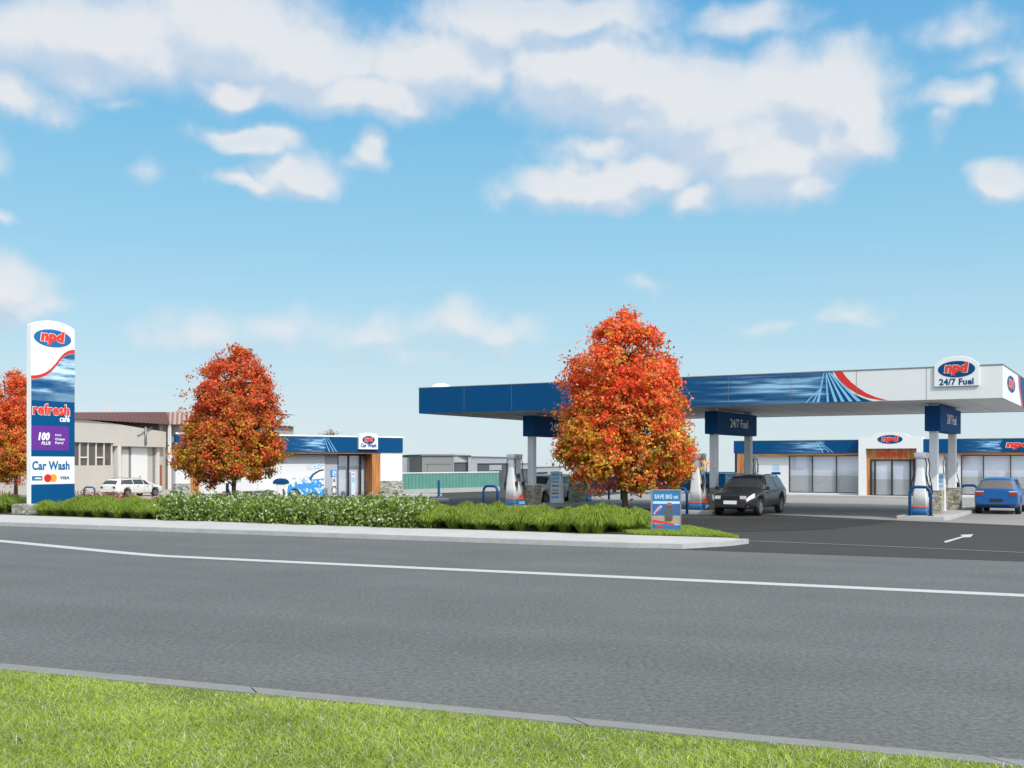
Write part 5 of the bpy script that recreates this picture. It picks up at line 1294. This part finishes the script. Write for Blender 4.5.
# ================================================================== LIGHT, SKY, CAMERA
SUN_AZ = math.atan2(0.53, -0.85)      # measured clockwise from +Y: the sun stands behind the camera's right shoulder
SUN_EL = R(43)
sd = Vector((math.sin(SUN_AZ)*math.cos(SUN_EL), math.cos(SUN_AZ)*math.cos(SUN_EL), math.sin(SUN_EL)))
l = bpy.data.lights.new('sun', 'SUN'); l.energy = 3.1; l.angle = R(0.5); l.color = (1.0, 0.955, 0.89)
so = bpy.data.objects.new('sun', l); COL.objects.link(so); so.rotation_euler = sd.to_track_quat('Z', 'Y').to_euler(); so.location = (30, -30, 40)

w = bpy.data.worlds.new('World'); S.world = w; w.use_nodes = True; t = w.node_tree
N = t.nodes.new; L = t.links.new
bg = t.nodes['Background']; BGS = 0.11; bg.inputs['Strength'].default_value = BGS
sky = N('ShaderNodeTexSky'); sky.sky_type = 'NISHITA'; sky.sun_disc = False; sky.sun_elevation = SUN_EL; sky.sun_rotation = SUN_AZ
sky.air_density = 1.0; sky.dust_density = 0.6; sky.ozone_density = 1.6
tc = N('ShaderNodeTexCoord'); sep = N('ShaderNodeSeparateXYZ'); L(tc.outputs['Generated'], sep.inputs[0])
def M(op, a, b=None, c=None, clamp=False, tree=None):
    n = (tree or t).nodes.new('ShaderNodeMath'); n.operation = op; n.use_clamp = clamp
    for i, v in enumerate((a, b, c)):
        if v is None: continue
        if isinstance(v, (int, float)): n.inputs[i].default_value = v
        else: (tree or t).links.new(v, n.inputs[i])
    return n.outputs[0]
def MR(x, a, b, c, d, tree=None, smooth=True):
    n = (tree or t).nodes.new('ShaderNodeMapRange'); n.interpolation_type = 'SMOOTHSTEP' if smooth else 'LINEAR'
    for i, v in enumerate((a, b, c, d)): n.inputs[i+1].default_value = v
    (tree or t).links.new(x, n.inputs[0]); return n.outputs[0]
# the sky below the horizon repeats the horizon colour (the far plain's haze)
zc_ = M('MAXIMUM', sep.outputs[2], 0.004); cmb = N('ShaderNodeCombineXYZ'); L(sep.outputs[0], cmb.inputs[0]); L(sep.outputs[1], cmb.inputs[1]); L(zc_, cmb.inputs[2])
L(cmb.outputs[0], sky.inputs['Vector'])
el = M('ARCSINE', sep.outputs[2]); az = M('ARCTAN2', sep.outputs[0], sep.outputs[1])
p = N('ShaderNodeCombineXYZ'); L(M('MULTIPLY', az, 11.0), p.inputs[0]); L(M('MULTIPLY', el, 11.0), p.inputs[1])    # unit: 100 px of the photograph, an angle of 5.2 degrees

CLOUDS = [(95, 42, 145, 45, 1.0), (225, 35, 130, 58, .95), (8, 92, 62, 28, .8), (300, 58, 115, 42, 1.0), (245, 93, 58, 15, 1.0), (340, 92, 70, 26, .95), (395, 100, 60, 27, 1.0),
 (440, 66, 95, 40, 1.0), (500, 26, 95, 34, .95), (575, 70, 95, 48, 1.0), (645, 88, 110, 40, 1.0), (560, 15, 110, 25, .9), (745, 22, 70, 16, .7), (810, 92, 84, 50, 1.0), (842, 140, 52, 32, .95), (735, 132, 95, 46, 1.0), (700, 110, 150, 50, 1.0), (770, 160, 95, 40, 1.0), (855, 105, 34, 58, .95), (600, 150, 70, 20, .7),
 (600, 186, 98, 27, 1.0), (665, 172, 60, 26, .95), (700, 196, 30, 18, .8), (800, 188, 42, 20, .85), (250, 141, 58, 14, .85), (302, 172, 50, 22, .95), (262, 182, 46, 10, .7), (370, 156, 22, 20, .75),
 (138, 165, 20, 11, .36), (130, 104, 28, 10, .4), (960, 26, 50, 20, .5), (950, 97, 40, 17, .65), (940, 122, 15, 16, .4), (1008, 180, 36, 18, .9), (985, 58, 45, 12, .35),
 (8, 290, 34, 34, .95), (46, 300, 20, 12, .45), (0, 219, 24, 9, .5), (200, 333, 70, 22, .5), (290, 330, 80, 22, .42), (455, 322, 55, 24, .58), (500, 332, 50, 20, .48), (370, 335, 80, 20, .38), (430, 352, 150, 16, .3),
 (855, 315, 30, 13, .5), (775, 325, 30, 8, .42), (645, 286, 24, 10, .36), (1100, 60, 80, 30, .9), (1180, 150, 90, 40, .9), (-90, 130, 70, 40, .9), (-170, 260, 90, 40, .9), (1300, 300, 120, 30, .7), (-330, 80, 120, 60, .9), (1450, 60, 140, 70, .9)]
cg = bpy.data.node_groups.new('cloud_field', 'ShaderNodeTree')
cg.interface.new_socket('P', in_out='INPUT', socket_type='NodeSocketVector'); cg.interface.new_socket('F', in_out='OUTPUT', socket_type='NodeSocketFloat')
gi = cg.nodes.new('NodeGroupInput'); go = cg.nodes.new('NodeGroupOutput')
nz = cg.nodes.new('ShaderNodeTexNoise'); nz.noise_dimensions = '2D'; nz.inputs['Scale'].default_value = 1.6; nz.inputs['Detail'].default_value = 2.5; cg.links.new(gi.outputs[0], nz.inputs['Vector'])
vs = cg.nodes.new('ShaderNodeVectorMath'); vs.operation = 'MULTIPLY_ADD'; cg.links.new(nz.outputs['Color'], vs.inputs[0]); vs.inputs[1].default_value = (.55, .35, 0); cg.links.new(gi.outputs[0], vs.inputs[2])
vo = cg.nodes.new('ShaderNodeVectorMath'); vo.operation = 'SUBTRACT'; cg.links.new(vs.outputs[0], vo.inputs[0]); vo.inputs[1].default_value = (.275, .175, 0)
acc = None
for (cx, cy, rx_, ry_, am) in CLOUDS:
    a_ = math.atan((cx-CX)/F)*11; e_ = math.atan((HY-cy)/math.hypot(F, cx-CX))*11
    s_ = cg.nodes.new('ShaderNodeVectorMath'); s_.operation = 'SUBTRACT'; cg.links.new(vo.outputs[0], s_.inputs[0]); s_.inputs[1].default_value = (a_, e_, 0)
    m_ = cg.nodes.new('ShaderNodeVectorMath'); m_.operation = 'MULTIPLY'; cg.links.new(s_.outputs[0], m_.inputs[0]); m_.inputs[1].default_value = (100/rx_/1.24, 100/ry_/1.24, 0)
    ln = cg.nodes.new('ShaderNodeVectorMath'); ln.operation = 'LENGTH'; cg.links.new(m_.outputs[0], ln.inputs[0])
    b_ = M('MULTIPLY_ADD', ln.outputs['Value'], -am, am, tree=cg)
    acc = b_ if acc is None else M('SMOOTH_MAX', acc, b_, 0.12, tree=cg)
n2 = cg.nodes.new('ShaderNodeTexNoise'); n2.noise_dimensions = '2D'; n2.inputs['Scale'].default_value = 2.1; n2.inputs['Detail'].default_value = 9; n2.inputs['Roughness'].default_value = .60
cg.links.new(gi.outputs[0], n2.inputs['Vector'])
cg.links.new(M('ADD', acc, M('MULTIPLY_ADD', n2.outputs['Fac'], 0.55, -0.29, tree=cg), tree=cg), go.inputs[0])
def field(vec): g = N('ShaderNodeGroup'); g.node_tree = cg; L(vec, g.inputs[0]); return g.outputs[0]
f0 = field(p.outputs[0])
up = N('ShaderNodeVectorMath'); up.operation = 'ADD'; L(p.outputs[0], up.inputs[0]); up.inputs[1].default_value = (.10, .22, 0)
f1 = field(up.outputs[0])
alpha = M('MULTIPLY', M('MULTIPLY', MR(f0, -0.04, 0.58, 0, 1), MR(f1, -0.1, 0.5, 0.86, 1.0)), 0.93)
# broad pale cloud sheet, unseen overhead, added to brighten and neutralise the ambient light
nh = N('ShaderNodeTexNoise'); nh.inputs['Scale'].default_value = 3.0; nh.inputs['Detail'].default_value = 6; L(tc.outputs['Generated'], nh.inputs['Vector'])
high = M('MULTIPLY', MR(M('ADD', el, M('MULTIPLY_ADD', nh.outputs['Fac'], 0.5, -0.25)), 0.50, 0.85, 0, 1), 0.9)
alpha = M('MAXIMUM', alpha, high)
lit = M('MAXIMUM', MR(M('SUBTRACT', f0, f1), -0.30, 0.20, 0, 1), high)
ccol = N('ShaderNodeMix'); ccol.data_type = 'RGBA'; L(lit, ccol.inputs[0]); k = 0.93/BGS
ccol.inputs[6].default_value = (.57*k, .68*k, .82*k, 1); ccol.inputs[7].default_value = (.84*k, .85*k, .87*k, 1)
# sky colour: the Nishita sky brought to the photograph's clear cyan, paling towards the horizon
tint = N('ShaderNodeMix'); tint.data_type = 'RGBA'; tint.blend_type = 'MIX'
rp = N('ShaderNodeValToRGB'); L(M('DIVIDE', M('MULTIPLY', el, 11.0), 5.0), rp.inputs[0]); e = rp.color_ramp.elements
stops = [(0.0, (.70, .83, .90)), (.10, (.64, .80, .89)), (.25, (.48, .745, .89)), (.42, (.33, .665, .88)), (.65, (.215, .565, .85)), (.92, (.12, .44, .81))]
e[0].position = 0; e[0].color = (*stops[0][1], 1); e[1].position = stops[-1][0]; e[1].color = (*stops[-1][1], 1)
for q_, c_ in stops[1:-1]: k_ = e.new(q_); k_.color = (*c_, 1)
sc = N('ShaderNodeVectorMath'); sc.operation = 'SCALE'; L(rp.outputs[0], sc.inputs[0]); sc.inputs['Scale'].default_value = k
tint.inputs[0].default_value = 0.85; L(sky.outputs[0], tint.inputs[6]); L(sc.outputs[0], tint.inputs[7])
fin = N('ShaderNodeMix'); fin.data_type = 'RGBA'; L(alpha, fin.inputs[0]); L(tint.outputs[2], fin.inputs[6]); L(ccol.outputs[2], fin.inputs[7])
# broad glow round the sun, added behind the camera to fill under the canopy
sdn = N('ShaderNodeVectorMath'); sdn.operation = 'DOT_PRODUCT'; L(tc.outputs['Generated'], sdn.inputs[0]); sdn.inputs[1].default_value = tuple(sd)
glow = M('POWER', M('MAXIMUM', M('MULTIPLY_ADD', sdn.outputs['Value'], 0.85, 0.15), 0.0), 2.0)
gv = N('ShaderNodeVectorMath'); gv.operation = 'SCALE'; gv.inputs[0].default_value = (1.0*k, .97*k, .93*k); L(M('MULTIPLY', glow, 1.5), gv.inputs['Scale'])
ad = N('ShaderNodeVectorMath'); ad.operation = 'ADD'; L(fin.outputs[2], ad.inputs[0]); L(gv.outputs[0], ad.inputs[1])
L(ad.outputs[0], bg.inputs['Color'])
w.cycles.sampling_method = 'MANUAL'; w.cycles.sample_map_resolution = 512

cam = bpy.data.cameras.new('camera'); co = bpy.data.objects.new('camera', cam); COL.objects.link(co)
cam.sensor_width = 36; cam.lens = 36*F/1024; cam.clip_start = 0.1; cam.clip_end = 9000
co.location = (0, 0, H); co.rotation_euler = (R(90), 0, 0); cam.shift_y = (HY-384)/1024
S.camera = co
S.view_settings.view_transform = 'Standard'; S.view_settings.look = 'None'; S.view_settings.gamma = 1; S.view_settings.exposure = 0.08
S.cycles.max_bounces = 8; S.cycles.transparent_max_bounces = 16; S.cycles.use_denoising = True
S.cycles.caustics_reflective = False; S.cycles.caustics_refractive = False
